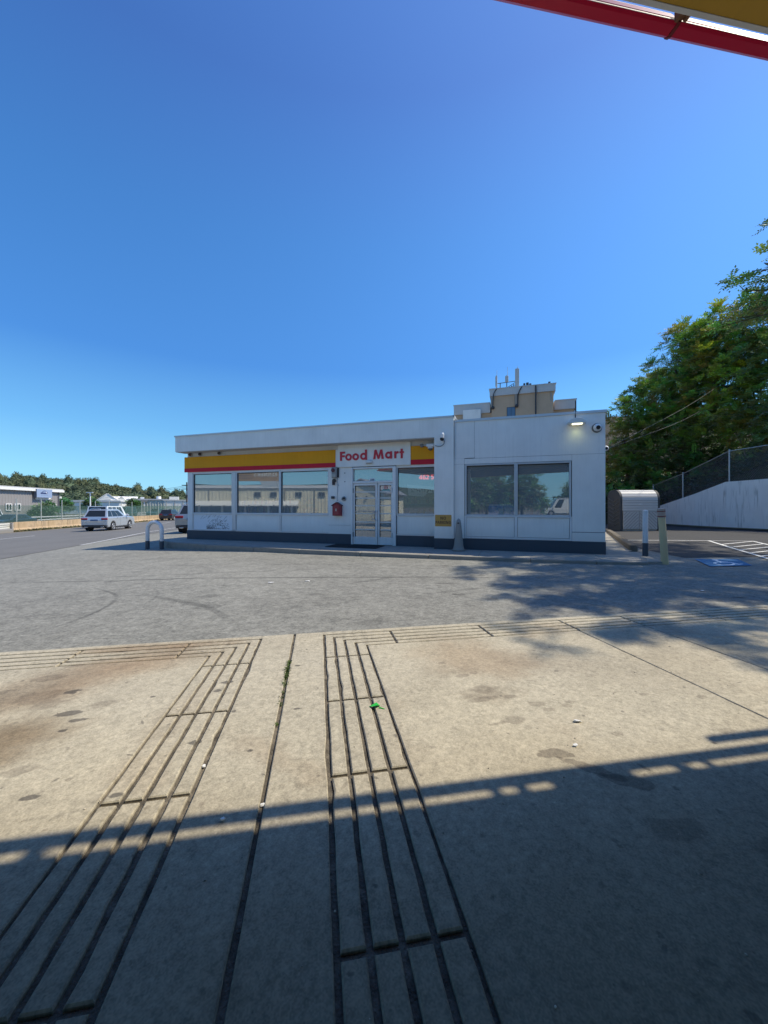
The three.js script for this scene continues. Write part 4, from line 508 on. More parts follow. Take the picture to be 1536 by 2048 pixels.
function growTree({ label, base, h, clumps, seed, tips = 9, tone = [.072, .105, .020], L = .62, n = 9, w = .125, fr = 9, group, rt = .2, limb = .3, lean = 0, name = 'tree', dens = 1, twig = true }) {
  const R = rng(seed), t = thing(name, label, 'tree', base, 0, group), B = new THREE.Vector3(...base), limbs = [], fronds = [];
  const cs = clumps.map(([x, y, z, r]) => ({ c: new THREE.Vector3(x, y, z).sub(B), r }));
  const ctr = cs.reduce((a, b) => a.add(b.c), new THREE.Vector3()).multiplyScalar(1 / cs.length), fork = new THREE.Vector3(ctr.x * .25 + lean, Math.min(h * .38, ctr.y * .6), ctr.z * .25);
  limbs.push(tube([[0, -.4, 0], [fork.x * .3 + .1, fork.y * .45, fork.z * .3], [fork.x, fork.y, fork.z]], rt, 10, 8), rod([0, -.4, 0], [0, .6, 0], rt * 1.35, 8, rt));
  for (const { c, r } of cs) {
    const m = fork.clone().lerp(c, .5); m.y += .2 * c.distanceTo(fork) * (R() - .35); m.x += (R() - .5) * .5; limbs.push(tube([fork.toArray(), m.toArray(), c.toArray()], rt * limb, 8, 5));
    const nt = Math.round(tips * r * r * dens * 1.75);
    for (let k = 0; k < nt; k++) {
      const a = R() * 6.283, cb = 2 * R() - 1, sb = Math.sqrt(1 - cb * cb), q = r * Math.pow(.25 + .75 * R(), .45) * (.8 + .4 * R() + (R() < .17 ? .42 * R() + .1 : 0)); const dir = new THREE.Vector3(Math.cos(a) * sb, cb * .85, Math.sin(a) * sb), p = c.clone().addScaledVector(dir, q);
      if (twig && k % 3 === 0) limbs.push(rod(c.clone().lerp(p, .25).toArray(), p.toArray(), .016, 3, .006));
      const out = dir.clone(); out.y = Math.max(out.y, -.1) + .25; out.normalize(); const hue = R(), tn = tone.map((v, i) => 3.6 * v * (.65 + .7 * R()) * (i === 0 ? .8 + .25 * hue * (dir.y > 0 ? 1 : .5) : 1)), a0 = R() * 6.283;  // upper leaves of a clump yellower, sunlight put into their colour
      for (let j = 0; j < fr; j++) { const aa = a0 + j * 6.283 / fr + (R() - .5) * .4, el = -.7 + R() * 1.5; const d = new THREE.Vector3(Math.cos(aa) * Math.cos(el), Math.sin(el), Math.sin(aa) * Math.cos(el)).addScaledVector(out, .8).normalize(); fronds.push({ p: p.clone(), d, L: L * (.7 + .5 * R()), n, w, c: tn }); }
    }
  }
  part('trunk', limbs, M.bark, t); const m = raw('crown', leafGeo(fronds), M.leaf, t); return t;
}
{
  const cl = (l) => l.map(([px, py, D, r]) => [...at(px, py, D), r * D / FOC]), ground = (x, D) => [x, hillY(x, D) - .1, -D];
  growTree({ label: 'leafy tree whose branches reach behind the end of the shop wing', base: ground(19.5, 31), h: 10, seed: 1, clumps: cl([[1262, 835, 29, 42], [1248, 880, 29, 40], [1290, 800, 30, 48], [1330, 785, 30, 50], [1300, 860, 29, 50], [1345, 840, 29.5, 55], [1380, 800, 30, 50], [1240, 925, 29, 34], [1272, 915, 28.5, 40], [1315, 765, 31, 30]]), tips: 10 });
  growTree({ label: 'leafy tree with star shaped sprays against the sky above the shed', base: ground(22, 28), h: 13, seed: 2, clumps: cl([[1375, 690, 27, 42], [1350, 740, 27, 42], [1405, 720, 27, 55], [1385, 770, 27, 60], [1425, 680, 27.5, 40], [1420, 790, 26.5, 55], [1335, 800, 27, 40], [1370, 670, 28, 28], [1360, 850, 26.5, 50], [1410, 850, 26.5, 50]]), tips: 10, tone: [.078, .112, .021], L: .75 });
  growTree({ label: 'broad yellowish green tree behind the fence above the wall', base: ground(23.5, 24), h: 14, seed: 3, clumps: cl([[1455, 690, 25, 55], [1480, 740, 25, 60], [1445, 770, 24, 55], [1490, 800, 24, 60], [1440, 640, 26, 35], [1500, 660, 26, 50], [1450, 830, 24, 50], [1500, 860, 23.5, 55], [1430, 720, 25, 45]]), tips: 10, tone: [.105, .12, .016] });
  growTree({ label: 'tall dense tree cut off by the picture edge over the wall', base: ground(25.5, 21), h: 16, seed: 4, clumps: cl([[1545, 640, 23, 60], [1530, 710, 22.5, 60], [1560, 770, 22, 70], [1530, 830, 22, 50], [1590, 700, 22, 80], [1560, 860, 21.5, 55], [1600, 600, 23, 70]]), tips: 9, tone: [.06, .095, .022] });
  growTree({ label: 'dark understory tree low behind the chain link fence', base: ground(21.5, 26.5), h: 6, seed: 5, clumps: cl([[1290, 930, 28, 40], [1340, 905, 28, 50], [1400, 885, 28, 50], [1450, 890, 27, 50], [1500, 880, 26, 50], [1250, 955, 28, 25], [1480, 920, 27, 40], [1380, 925, 28, 30]]), tips: 9, rt: .1, tone: [.05, .08, .02] });
  growTree({ label: 'tall thin crowned tree reaching in with loose sprays at the picture edge', base: ground(24, 10), h: 17, seed: 6, rt: .26, limb: .055, L: .42, n: 6, w: .10, fr: 6, tips: 15, clumps: [...cl([[1504, 542, 12, 22], [1490, 582, 12.2, 23], [1528, 526, 12, 20], [1548, 562, 12, 36], [1505, 620, 12.4, 34], [1540, 600, 12.2, 40], [1478, 556, 12, 14], [1480, 635, 12.4, 22], [1455, 650, 12.6, 18]]),
    [11.5, 11.6, -6.4, 1.1], [12, 11.5, -8, 1.2], [12.4, 12.2, -9.7, 1.2], [13.5, 13, -11, 1.1], [13.6, 11, -7, 1.6], [14, 12.4, -9, 1.7], [14.6, 11.2, -11, 1.5], [15.5, 13.4, -8, 2.1], [16, 12.4, -11, 2.2], [12.6, 10.9, -5.4, 1], [16.5, 10.4, -6, 1.8], [15.2, 10, -12.6, 1.6], [17.5, 12, -13.5, 2.2], [18.5, 13, -9, 2.4], [15.8, 9, -9.4, 1.5]], tone: [.07, .10, .028] });
  // shrubs at the foot of the slope
  [['bushy green shrub low beside the end of the shop wing', 1232, 985, 27.2, 22], ['sparse shrub with pale leaves above the rocks behind the shop', 1240, 905, 30, 26], ['low shrub between the shed and the sloping wall', 1330, 960, 26.6, 20], ['small shrub behind the fence near its middle post', 1410, 945, 26, 20], ['drooping shrub hanging over the fence top', 1365, 905, 26.5, 24], ['round shrub behind the tall fence post', 1500, 930, 23, 22], ['leafy shrub in the shade behind the shed', 1290, 965, 28, 24]].forEach(([l, px, py, D, r], k) => { const p = at(px, py, D); growTree({ name: 'shrub', label: l, base: [p[0], hillY(p[0], D) - .05, p[2]], h: 1.5, seed: 40 + k, rt: .035, clumps: [[p[0], p[1], p[2], r * D / FOC], [p[0] + .5, p[1] - .3, p[2] + .2, r * .8 * D / FOC], [p[0] - .5, p[1] - .4, p[2] - .1, r * .8 * D / FOC]], tips: 14, L: .5, w: .13, tone: k === 1 ? [.11, .13, .05] : [.06, .10, .024] }); });
  { const u = thing('undergrowth', 'dense low undergrowth covering the shaded hillside under the trees', 'undergrowth'); u.userData.kind = 'stuff'; const R = rng(321), fr = []; for (let k = 0; k < 5200; k++) { const D = 8 + Math.pow(R(), .8) * 30, X = (D > 25.5 ? 10 : wallX(D) + .9) + R() * 16, y = hillY(X, D); if (y < .2) continue; const a = R() * 6.28, c = [.05 + R() * .04, .075 + R() * .04, .022]; for (let j = 0; j < 3; j++) fr.push({ p: new THREE.Vector3(X + R() * .3, y + R() * .35, -D), d: new THREE.Vector3(Math.cos(a + j * 2), .25 + R() * .9, Math.sin(a + j * 2)).normalize(), L: .4 + R() * .4, n: 5, w: .17, c }); } raw('leaves', leafGeo(fr), M.leaf, u); }
  // bare leaning stem
  const b = thing('dead_branch', 'bare pale stem leaning in the dark behind the fence', 'branch', [0, 0, 0]); const P = [[1492, 912, 24], [1480, 880, 24.2], [1468, 862, 24.4], [1452, 852, 24.6], [1436, 836, 24.8]].map((a) => at(...a)); part('stem', tube(P, .05, 16, 6), std([.22, .19, .15]), b);
}
// ------------------------------------------------------------------ cars (x forward, base on the ground)
M.tyre = std([.018, .018, .019], { roughness: .9 }); M.rim = std([.55, .56, .58], { roughness: .3, metalness: .7 }); M.glass = std([.02, .024, .028], { roughness: .06 }); M.tail = std([.28, .01, .015], { roughness: .2 }); M.plastic = std([.03, .03, .032], { roughness: .6 }); M.plate = std([.10, .16, .28], { roughness: .5 }); M.chrome = std([.7, .7, .7], { roughness: .15, metalness: 1 });
const paint = (c, metal = .3) => new THREE.MeshPhysicalMaterial({ color: rgb(...c), metalness: metal, roughness: .35, clearcoat: 1, clearcoatRoughness: .05 });
function bodyShape(pts, wheels, wr) {                            // side outline with wheel arches, from the rear bottom corner round the top to the front
  const s = new THREE.Shape(); const yb = pts[0][1]; s.moveTo(...pts[0]); for (const p of pts.slice(1)) p.length === 4 ? s.quadraticCurveTo(...p) : s.lineTo(...p);
  for (const x of wheels) { s.lineTo(x + wr, yb); s.absarc(x, yb + .02, wr, 0, Math.PI, false); s.lineTo(x - wr, yb); } s.closePath(); return s;
}
function car(name, label, cat, o, u, v, heading = PA + Math.PI / 2, group) {
  const [X, D] = uvw(u, v), c = thing(name, label, cat, [X, gy(X, D) + .012, -D], heading, group), W = o.W || 1.86, pm = paint(o.color, o.metal ?? .3), low = paint(o.low || o.color, .2), r = o.r || .36, wb = o.wheels || [1.42, -1.42];
  const bodyMesh = part('body', [ext(bodyShape(o.outline, wb, r + .07), W - .16, .08).translate(0, 0, -(W - .16) / 2)], pm, c);
  const cab = o.cab.map(([x, y, hw]) => [[x, y, hw], [x, y, -hw]]).flat(); const roofPts = cab.map((p) => new THREE.Vector3(...p)); part('cabin', new ConvexGeometry(roofPts), pm, c);
  const quad = (P, off) => { const A = P.map((p) => new THREE.Vector3(...p)), n = new THREE.Vector3().crossVectors(A[1].clone().sub(A[0]), A[2].clone().sub(A[0])).normalize(); const f = A.map((a) => a.clone().addScaledVector(n, off)), b = A.map((a) => a.clone().addScaledVector(n, -.03)); return new ConvexGeometry([...f, ...b]); };
  const [rb, rt, ft, fb] = o.cab; const L3 = (a, b, t) => a.map((x, i) => lerp(x, b[i], t));
  const face = (x0, x1, y0, y1, sgn) => { const p = (x, y) => { const t0 = (y - rb[1]) / (rt[1] - rb[1]), rx = lerp(rb[0], rt[0], t0), fx = lerp(fb[0], ft[0], t0), hw = lerp(lerp(rb[2], rt[2], t0), lerp(fb[2], ft[2], t0), .5); return [lerp(rx, fx, x), y, sgn * hw]; }; const Q = [p(x0, y0), p(x1, y0), p(x1, y1), p(x0, y1)]; return quad(sgn > 0 ? Q : Q.reverse(), .012); };
  for (const s of [1, -1]) for (const [a, b] of o.side) part('side_window', face(a, b, rb[1] + .04, rt[1] - .09, s), M.glass, c);
  const ew = (lo, hi, y0, y1, k, dirn) => { const p = (z, y) => { const t = (y - lo[1]) / (hi[1] - lo[1]); return [lerp(lo[0], hi[0], t), y, z * lerp(lo[2], hi[2], t) * k]; }; const Q = [p(-1, y0), p(1, y0), p(1, y1), p(-1, y1)]; return quad(dirn > 0 ? Q.reverse() : Q, .012); };
  part('rear_window', ew(rb, rt, rb[1] + .05, rt[1] - .07, .86, -1), M.glass, c); part('windscreen', ew(fb, ft, fb[1] + .04, ft[1] - .07, .9, 1), M.glass, c);
  for (const x of wb) for (const s of [1, -1]) { const w = part('wheel', [cyl(r, r, .22, 0, 0, 0, 24).rotateX(Math.PI / 2).translate(x, r, s * (W / 2 - .12))], M.tyre, c); const rim = [cyl(r * .66, r * .62, .03, 0, 0, 0, 20).rotateX(Math.PI / 2).translate(x, r, s * (W / 2 - .005))]; part('rim', o.detail ? [new THREE.TorusGeometry(r * .62, .02, 6, 24).translate(x, r, s * (W / 2 - .005)), cyl(r * .16, r * .16, .05, 0, 0, 0, 12).rotateX(Math.PI / 2).translate(x, r, s * (W / 2 - .01)), ...[0, 1, 2, 3, 4].map((k) => box(r * .5, .07, .035, r * .34, 0, 0).rotateZ(k * 1.2566).translate(x, r, s * (W / 2 - .012)))] : rim, M.rim, w); if (o.detail) part('arch_shade', cyl(r + .05, r + .05, .1, 0, 0, 0, 20).rotateX(Math.PI / 2).translate(x, r, s * (W / 2 - .26)), M.plastic, w); }
  const xr = o.rear, xf = o.front; part('bumper', rbx(xr - .05, xr + .25, .3, .5, -W / 2 + .08, W / 2 - .08, .06), o.lowM || M.plastic, c); part('number_plate', bb(xr - .05, xr + .02, o.plateY || .82, (o.plateY || .82) + .13, -.26, .26), M.plate, c);
  for (const s of [1, -1]) { part('tail_light', rbx(xr - .03, xr + (o.tw || .35), o.tailY, o.tailY + .16, s > 0 ? W / 2 - .48 : -W / 2 + .02, s > 0 ? W / 2 - .02 : -W / 2 + .48, .04), M.tail, c); part('headlight', rbx(xf - .4, xf - .06, o.tailY - .18, o.tailY - .04, s > 0 ? W / 2 - .4 : -W / 2 + .02, s > 0 ? W / 2 - .02 : -W / 2 + .4, .03), std([.6, .62, .65], { roughness: .1 }), c); part('mirror', rbx(fb[0] - .38, fb[0] - .2, fb[1] + .02, fb[1] + .18, s > 0 ? W / 2 : -W / 2 - .2, s > 0 ? W / 2 + .2 : -W / 2, .04), pm, c); }
  if (o.detail) { for (const s of [1, -1]) { part('roof_rail', tube([[rt[0] + .1, rt[1], s * .6], [rt[0] + .3, rt[1] + .07, s * .62], [ft[0] - .3, ft[1] + .07, s * .62], [ft[0] - .1, ft[1], s * .6]], .018, 12, 5), M.chrome, c); part('door_handle', [rbx(.15, .35, 1.0, 1.03, s * (W / 2) - .02, s * (W / 2) + .03, .01), rbx(-.95, -.75, 1.0, 1.03, s * (W / 2) - .02, s * (W / 2) + .03, .01)], M.chrome, c); part('sill', bb(-1.0, 1.0, .22, .34, s * (W / 2) - .06, s * (W / 2) + .015), M.plastic, c); part('door_gap', [bb(-.28, -.268, .4, 1.06, s * (W / 2) - .01, s * (W / 2) + .003), bb(.86, .872, .4, 1.06, s * (W / 2) - .01, s * (W / 2) + .003)], M.plastic, c); } part('trim_strip', [bb(xr - .035, xr + .05, .74, .765, -.7, .7)], M.chrome, c); part('exhaust', [rbx(xr - .06, xr, .3, .36, .45, .68, .02), rbx(xr - .06, xr, .3, .36, -.68, -.45, .02)], M.chrome, c); }
  return c;
}
const SUV = { outline: [[-2.26, .30], [-2.34, .5], [-2.36, .86], [-2.30, 1.12], [1.0, 1.13], [1.2, 1.12, 1.95, 1.06], [2.3, 1.02, 2.38, .78], [2.36, .30]], cab: [[-2.26, 1.1, .84], [-1.85, 1.70, .66], [-.05, 1.72, .66], [1.05, 1.1, .84]], side: [[.07, .27], [.30, .56], [.585, .86]], rear: -2.34, front: 2.36, tailY: .88, r: .37, wheels: [1.46, -1.44], W: 1.92, plateY: .8 };
car('silver_car', 'silver sport utility car driving away beside the tan barrier', 'car', { ...SUV, color: [.55, .58, .61], metal: .5, detail: true }, -16.9, 34.75).scale.set(.93, .97, .97);
car('dark_car', 'dark sport utility car farther up the road beyond the hoop guard', 'car', { ...SUV, color: [.04, .035, .04] }, -23.3, 66.2);
car('grey_car', 'grey sport utility car half hidden behind the corner of the shop', 'car', { ...SUV, color: [.30, .33, .35], metal: .5, detail: true }, -7.4, 26.6);
const VAN = { outline: [[-2.9, .34], [-2.98, .6], [-2.95, 1.15], [1.3, 1.15], [2.0, 1.12, 2.6, .95], [2.75, .8, 2.74, .34]], cab: [[-2.93, 1.13, .95], [-2.75, 2.12, .84], [.55, 2.12, .84], [1.5, 1.13, .95]], side: [[.07, .29], [.33, .55], [.60, .72], [.74, .89]], rear: -2.97, front: 2.72, tailY: .95, r: .37, wheels: [1.75, -1.75], W: 2.0, tw: .12 };
car('white_van', 'white passenger van in the lane behind the silver car', 'van', { ...VAN, color: [.78, .79, .8], metal: 0 }, -20.45, 42.2).scale.set(.82, .97, .95);
const SED = { outline: [[-2.3, .28], [-2.38, .5], [-2.3, .92], [-1.6, .98], [1.05, .95], [1.4, .94, 2.0, .86], [2.35, .8, 2.38, .58], [2.36, .28]], cab: [[-1.95, .93, .8], [-1.05, 1.42, .6], [.15, 1.42, .6], [1.25, .92, .8]], side: [[.14, .46], [.49, .86]], rear: -2.36, front: 2.36, tailY: .72, r: .33, wheels: [1.42, -1.4], W: 1.82, plateY: .6 };
const PK = { outline: [[-2.9, .4], [-2.95, .95], [-1.0, .97], [-1.0, 1.1], [1.2, 1.1], [2.2, 1.06, 2.72, 1.0], [2.8, .9, 2.8, .4]], cab: [[-1.0, 1.08, .88], [-.8, 1.82, .7], [.55, 1.84, .7], [1.3, 1.08, .88]], side: [[.08, .44], [.48, .88]], rear: -2.94, front: 2.78, tailY: .78, r: .4, wheels: [1.8, -1.75], W: 2.0 };
const back = PA - Math.PI / 2;
car('parked_car', 'dark blue sedan on the far carriageway in front of the grey shed building', 'car', { ...SED, color: [.04, .06, .085] }, -31.0, 45, back);
car('parked_car', 'white pickup behind the fence next to the grey shed building', 'pickup', { ...PK, color: [.75, .75, .75], metal: 0 }, -41, 56, back);
car('parked_car', 'white sport utility car parked beyond the corner of the grey shed building', 'car', { ...SUV, color: [.72, .73, .74], metal: 0 }, -44.5, 92, back + .5);
car('parked_car', 'silver sedan parked by the white low buildings', 'car', { ...SED, color: [.5, .52, .55] }, -42, 84, back);
car('parked_car', 'dark green van parked behind the fence beside the white van', 'van', { ...VAN, color: [.06, .12, .12] }, -33, 72, back);
car('parked_car', 'teal sport utility car parked behind the fence near the dark car', 'car', { ...SUV, color: [.10, .2, .2] }, -34, 88, back);
car('parked_car', 'white hatchback parked behind the fence before the beige hall', 'car', { ...SUV, color: [.7, .72, .72], metal: 0 }, -35, 100, back + .3);
car('parked_car', 'black sedan parked behind the fence before the white hall', 'car', { ...SED, color: [.02, .02, .022] }, -31.5, 104, back);
// ------------------------------------------------------------------ median: barrier blocks, guard rail, fence
{
  const m = std([.56, .41, .25], { roughness: .95, bumpMap: fineBump, bumpScale: .006, map: tex(512, 256, fill(512, 256, (i, j) => { const b = fbm(i / 60, j / 50, 501, 5), s = fbm(i / 14, j / 90, 505, 3); let k = .80 + .34 * (b - .3) - .25 * sst(.6, .8, s); if (b > .64) k *= .75; return [k, k * (.97 + .05 * b), k * (.9 + .2 * b)]; }), { rep: [.3, .5], wrap: THREE.MirroredRepeatWrapping }) });
  const prof = [[-.31, 0], [-.31, .09], [-.13, .34], [-.085, .86], [.085, .86], [.13, .34], [.31, .09], [.31, 0]]; const geo = prep(ext(prof, 3.66, .01).translate(0, 0, .02)); const gap = std([.1, .08, .06]);
  for (let k = 0; k < 10; k++) { const v = 37.2 + k * 3.72, [X, D] = uvw(-25.75, v), d2 = ['touching the guard rail', 'second from the guard rail', 'third from the guard rail', 'fourth from the guard rail', 'fifth from the guard rail', 'sixth from the guard rail', 'seventh from the guard rail', 'third from the dark car', 'second from the dark car', 'beside the dark car'][k]; const b = thing('barrier_block', `tan concrete median barrier block, ${d2}`, 'barrier', [X, gy(X, D) - .03, -D], PA + Math.PI, 'barrier blocks of the median'); raw('block', geo, m, b); part('stain', bb(-.1, .1, .4, .42, 3.67, 3.70), gap, b); }
  const t = thing('weed_strip', 'tufts of weeds growing along the foot of the median barrier', 'weeds'); t.userData.kind = 'stuff'; const R = rng(66), fr = []; for (let k = 0; k < 420; k++) { const v = 30 + R() * R() * 60, u = -25.3 + (R() - .5) * .3, [X, D] = uvw(u, v), y = gy(X, D); for (let j = 0; j < 4; j++) { const a = R() * 6.28; fr.push({ p: new THREE.Vector3(X, y, -D), d: new THREE.Vector3(Math.cos(a) * .6, .8, Math.sin(a) * .6).normalize(), L: .12 + R() * .22, n: 3, w: .09, c: [.10, .11, .04] }); } } raw('weed', leafGeo(fr), M.leaf, t);
  const sd = raw('median_strip', sheet(range(-26.6, -25.1, .5), range(-20, 140, 1), uvw, .012), M.soil, scene); sd.userData.kind = 'structure';
  const gr = thing('guard_rail', 'pale steel guard rail on posts that ends at the tan barrier', 'guard rail'); const gal = std([.62, .61, .55], { roughness: .5, metalness: .2 }); const wp = [[0, -.16], [.05, -.13], [.05, -.06], [0, -.02], [0, .02], [.05, .06], [.05, .13], [0, .16], [-.012, .16], [.03, .12], [.03, .07], [-.012, .025], [-.012, -.025], [.03, -.07], [.03, -.12], [-.012, -.16]];
  const gm = (g, u, v, y) => { const [X, D] = uvw(u, v); g.rotateY(PA + Math.PI); return g.translate(X, gy(X, D) + y, -D); };
  part('rail', [0, 1].map((k) => gm(ext(wp, 30), -25.5, 7.4 - .1 + k * 0 - 0, .66 - k * .33)), gal, gr);
  for (let k = 0; k < 8; k++) part('post', gm(box(.12, .9, .16, -.12, .35, 0), -25.55, 37 - k * 1.9, 0), std([.3, .28, .25]), gr);
  part('end_foot', gm(rbx(-.3, .3, -.1, .3, -1.1, .6, .05), -25.3, 36, 0), std([.25, .24, .23]), gr);
  // fence with green mesh on the far side of the barrier
  const f = thing('road_fence', 'tall chain link fence with green tinted mesh along the far side of the barrier', 'fence'); const fg = std([.46, .48, .44], { roughness: .6, metalness: .3 }), FU = -26.5, H = 2.55; const w = [], pt = (v, h) => { const [X, D] = uvw(FU, v); return [X, gy(X, D) + .1 + h, -D]; };
  for (let v = 33; v < 90; v += 3.05) part('post', rod(pt(v, -.2), pt(v, H + .25), .045, 6), fg, f); part('rail', [rod(pt(33, .06), pt(90, .06), .025, 5)], fg, f);
  for (let v = 30; v < 88; v += .13) for (const d of [1, -1]) w.push(rod(pt(v, d > 0 ? .05 : 2.2), pt(v + 2.15, d > 0 ? 2.2 : .05), .011, 3)); part('wire_mesh', w, std([.09, .18, .145], { roughness: .8 }), f).userData.kind = 'stuff';
  const g2 = thing('guard_rail', 'white double guard rail along the far carriageway behind the fence', 'guard rail'); const mk = (v0, v1, y) => { const [X, D] = uvw(-38, v0), [X2, D2] = uvw(-38, v1); return rod([X, gy(X, D) + y, -D], [X2, gy(X2, D2) + y, -D2], .1, 5); }; part('rail', [mk(56, 95, .75), mk(56, 95, .35)], std([.6, .6, .58]), g2); for (let v = 57; v < 94; v += 4) part('post', mk(v, v + .1, .3).scale(1, 1, 1), gal, g2);
}
// ------------------------------------------------------------------ far buildings
const corr = (w, h, pitch, d) => { const n = Math.round(w / pitch), P = []; for (let i = 0; i < n; i++) { const a = i * pitch, b = a + pitch * .55, c = a + pitch * .7, e = a + pitch * .85, f = a + pitch; const pr = [[a, 0], [b, 0], [c, d], [e, d], [f, 0]]; for (let k = 0; k < 4; k++) { const [x0, z0] = pr[k], [x1, z1] = pr[k + 1]; P.push(x0, 0, z0, x1, 0, z1, x1, h, z1, x0, 0, z0, x1, h, z1, x0, h, z0); } } const g = new THREE.BufferGeometry(); g.setAttribute('position', new THREE.Float32BufferAttribute(P, 3)); g.computeVertexNormals(); return g; };
const lowWin = (parent, x, y, w, h, z, frame, n = 2) => { const f = part('window', [bb(x, x + w, y, y + .12, z, z + .12), bb(x, x + w, y + h - .12, y + h, z, z + .12), ...Array.from({ length: n + 1 }, (_, k) => bb(x + k * (w - .12) / n, x + k * (w - .12) / n + .12, y + .12, y + h - .12, z, z + .12))], frame, parent); part('pane', bb(x + .1, x + w - .1, y + .1, y + h - .1, z + .01, z + .05), M.glass, f); };
M.offwhite = std([.72, .70, .64], { roughness: .7, map: wallTex }); M.brightwhite = std([.8, .79, .76], { roughness: .6 });
{ // grey ribbed warehouse; x runs along its long wall, z faces the road
  const [X0, D0] = uvw(-50, 40), b = thing('grey_warehouse', 'grey ribbed metal warehouse with white windows, roof edge and a sign', 'warehouse', [X0, -.86, -D0], PA + Math.PI / 2), g = std([.27, .255, .25], { roughness: .6 }), T = 79, h = 4.98;
  // x = distance along v from 40; wall from 0 to 37.4
  const L = 44.3; part('wall', [corr(L, h, .62, .07).rotateY(0).translate(0, 0, 0)], g, b); part('end_wall', [bb(L - .2, L, 0, h, -22, 0), bb(-.2, 0, 0, h, -22, 0)], std([.22, .215, .22]), b); part('roof', bb(-.5, L + .6, h + .35, h + .6, -22, .5), std([.5, .5, .5]), b); part('roof_edge', [bb(-.5, L + .8, h, h + .42, .02, .55)], M.brightwhite, b); part('corner_trim', bb(L - .25, L + .05, 0, h, .0, .12), std([.1, .1, .11]), b);
  for (const [x, w] of [[31.3, 1.25], [33.15, 1.3], [41.8, 1.6]]) lowWin(b, x, 1.58, w, 1.15, .08, M.brightwhite);
  part('white_panel', [bb(38, 41.3, 3.5, 3.88, .08, .16), bb(41.25, 41.85, 3.5, 4.7, .08, .16)], M.brightwhite, b);
  const s = new THREE.Group(); const cv = document.createElement('canvas'); cv.width = 256; cv.height = 128; const x = cv.getContext('2d'); x.fillStyle = '#8fa0bd'; x.fillRect(0, 0, 256, 128); x.strokeStyle = '#2a3566'; x.lineWidth = 9; x.beginPath(); x.arc(128, 70, 46, Math.PI * 1.12, Math.PI * 1.88); x.stroke(); x.fillStyle = '#26305e'; x.beginPath(); x.moveTo(62, 72); for (let k = 0; k < 9; k++) x.lineTo(62 + k * 15, k % 2 ? 48 : 52); x.lineTo(186, 48); x.lineTo(180, 72); x.closePath(); x.fill(); x.fillStyle = '#5c6e80'; for (let k = 0; k < 9; k++) x.fillRect(70 + k * 13, 88, 9, 6); x.strokeStyle = '#f0f2f6'; x.lineWidth = 8; x.beginPath(); x.moveTo(150, 34); x.lineTo(172, 66); x.stroke();
  const t = new THREE.CanvasTexture(cv); t.colorSpace = THREE.SRGBColorSpace; const sg = thing('warehouse_sign', 'blue grey sign board with a dark arched emblem on the grey warehouse', 'sign', b.position.toArray(), b.rotation.y); part('board', bb(37.3, 41.3, 3.85, 5.36, .3, .72), std([.12, .14, .18]), sg); raw('print', new THREE.PlaneGeometry(3.95, 1.48).translate(39.3, 4.6, .725), std(0xffffff, { map: t, roughness: .5 }), sg);
}
const far = (name, label, cat, px, D, turn = 0, y = -.9) => { const [x, , z] = at(px, 1012, D); return thing(name, label, cat, [x, y, z], turn); };
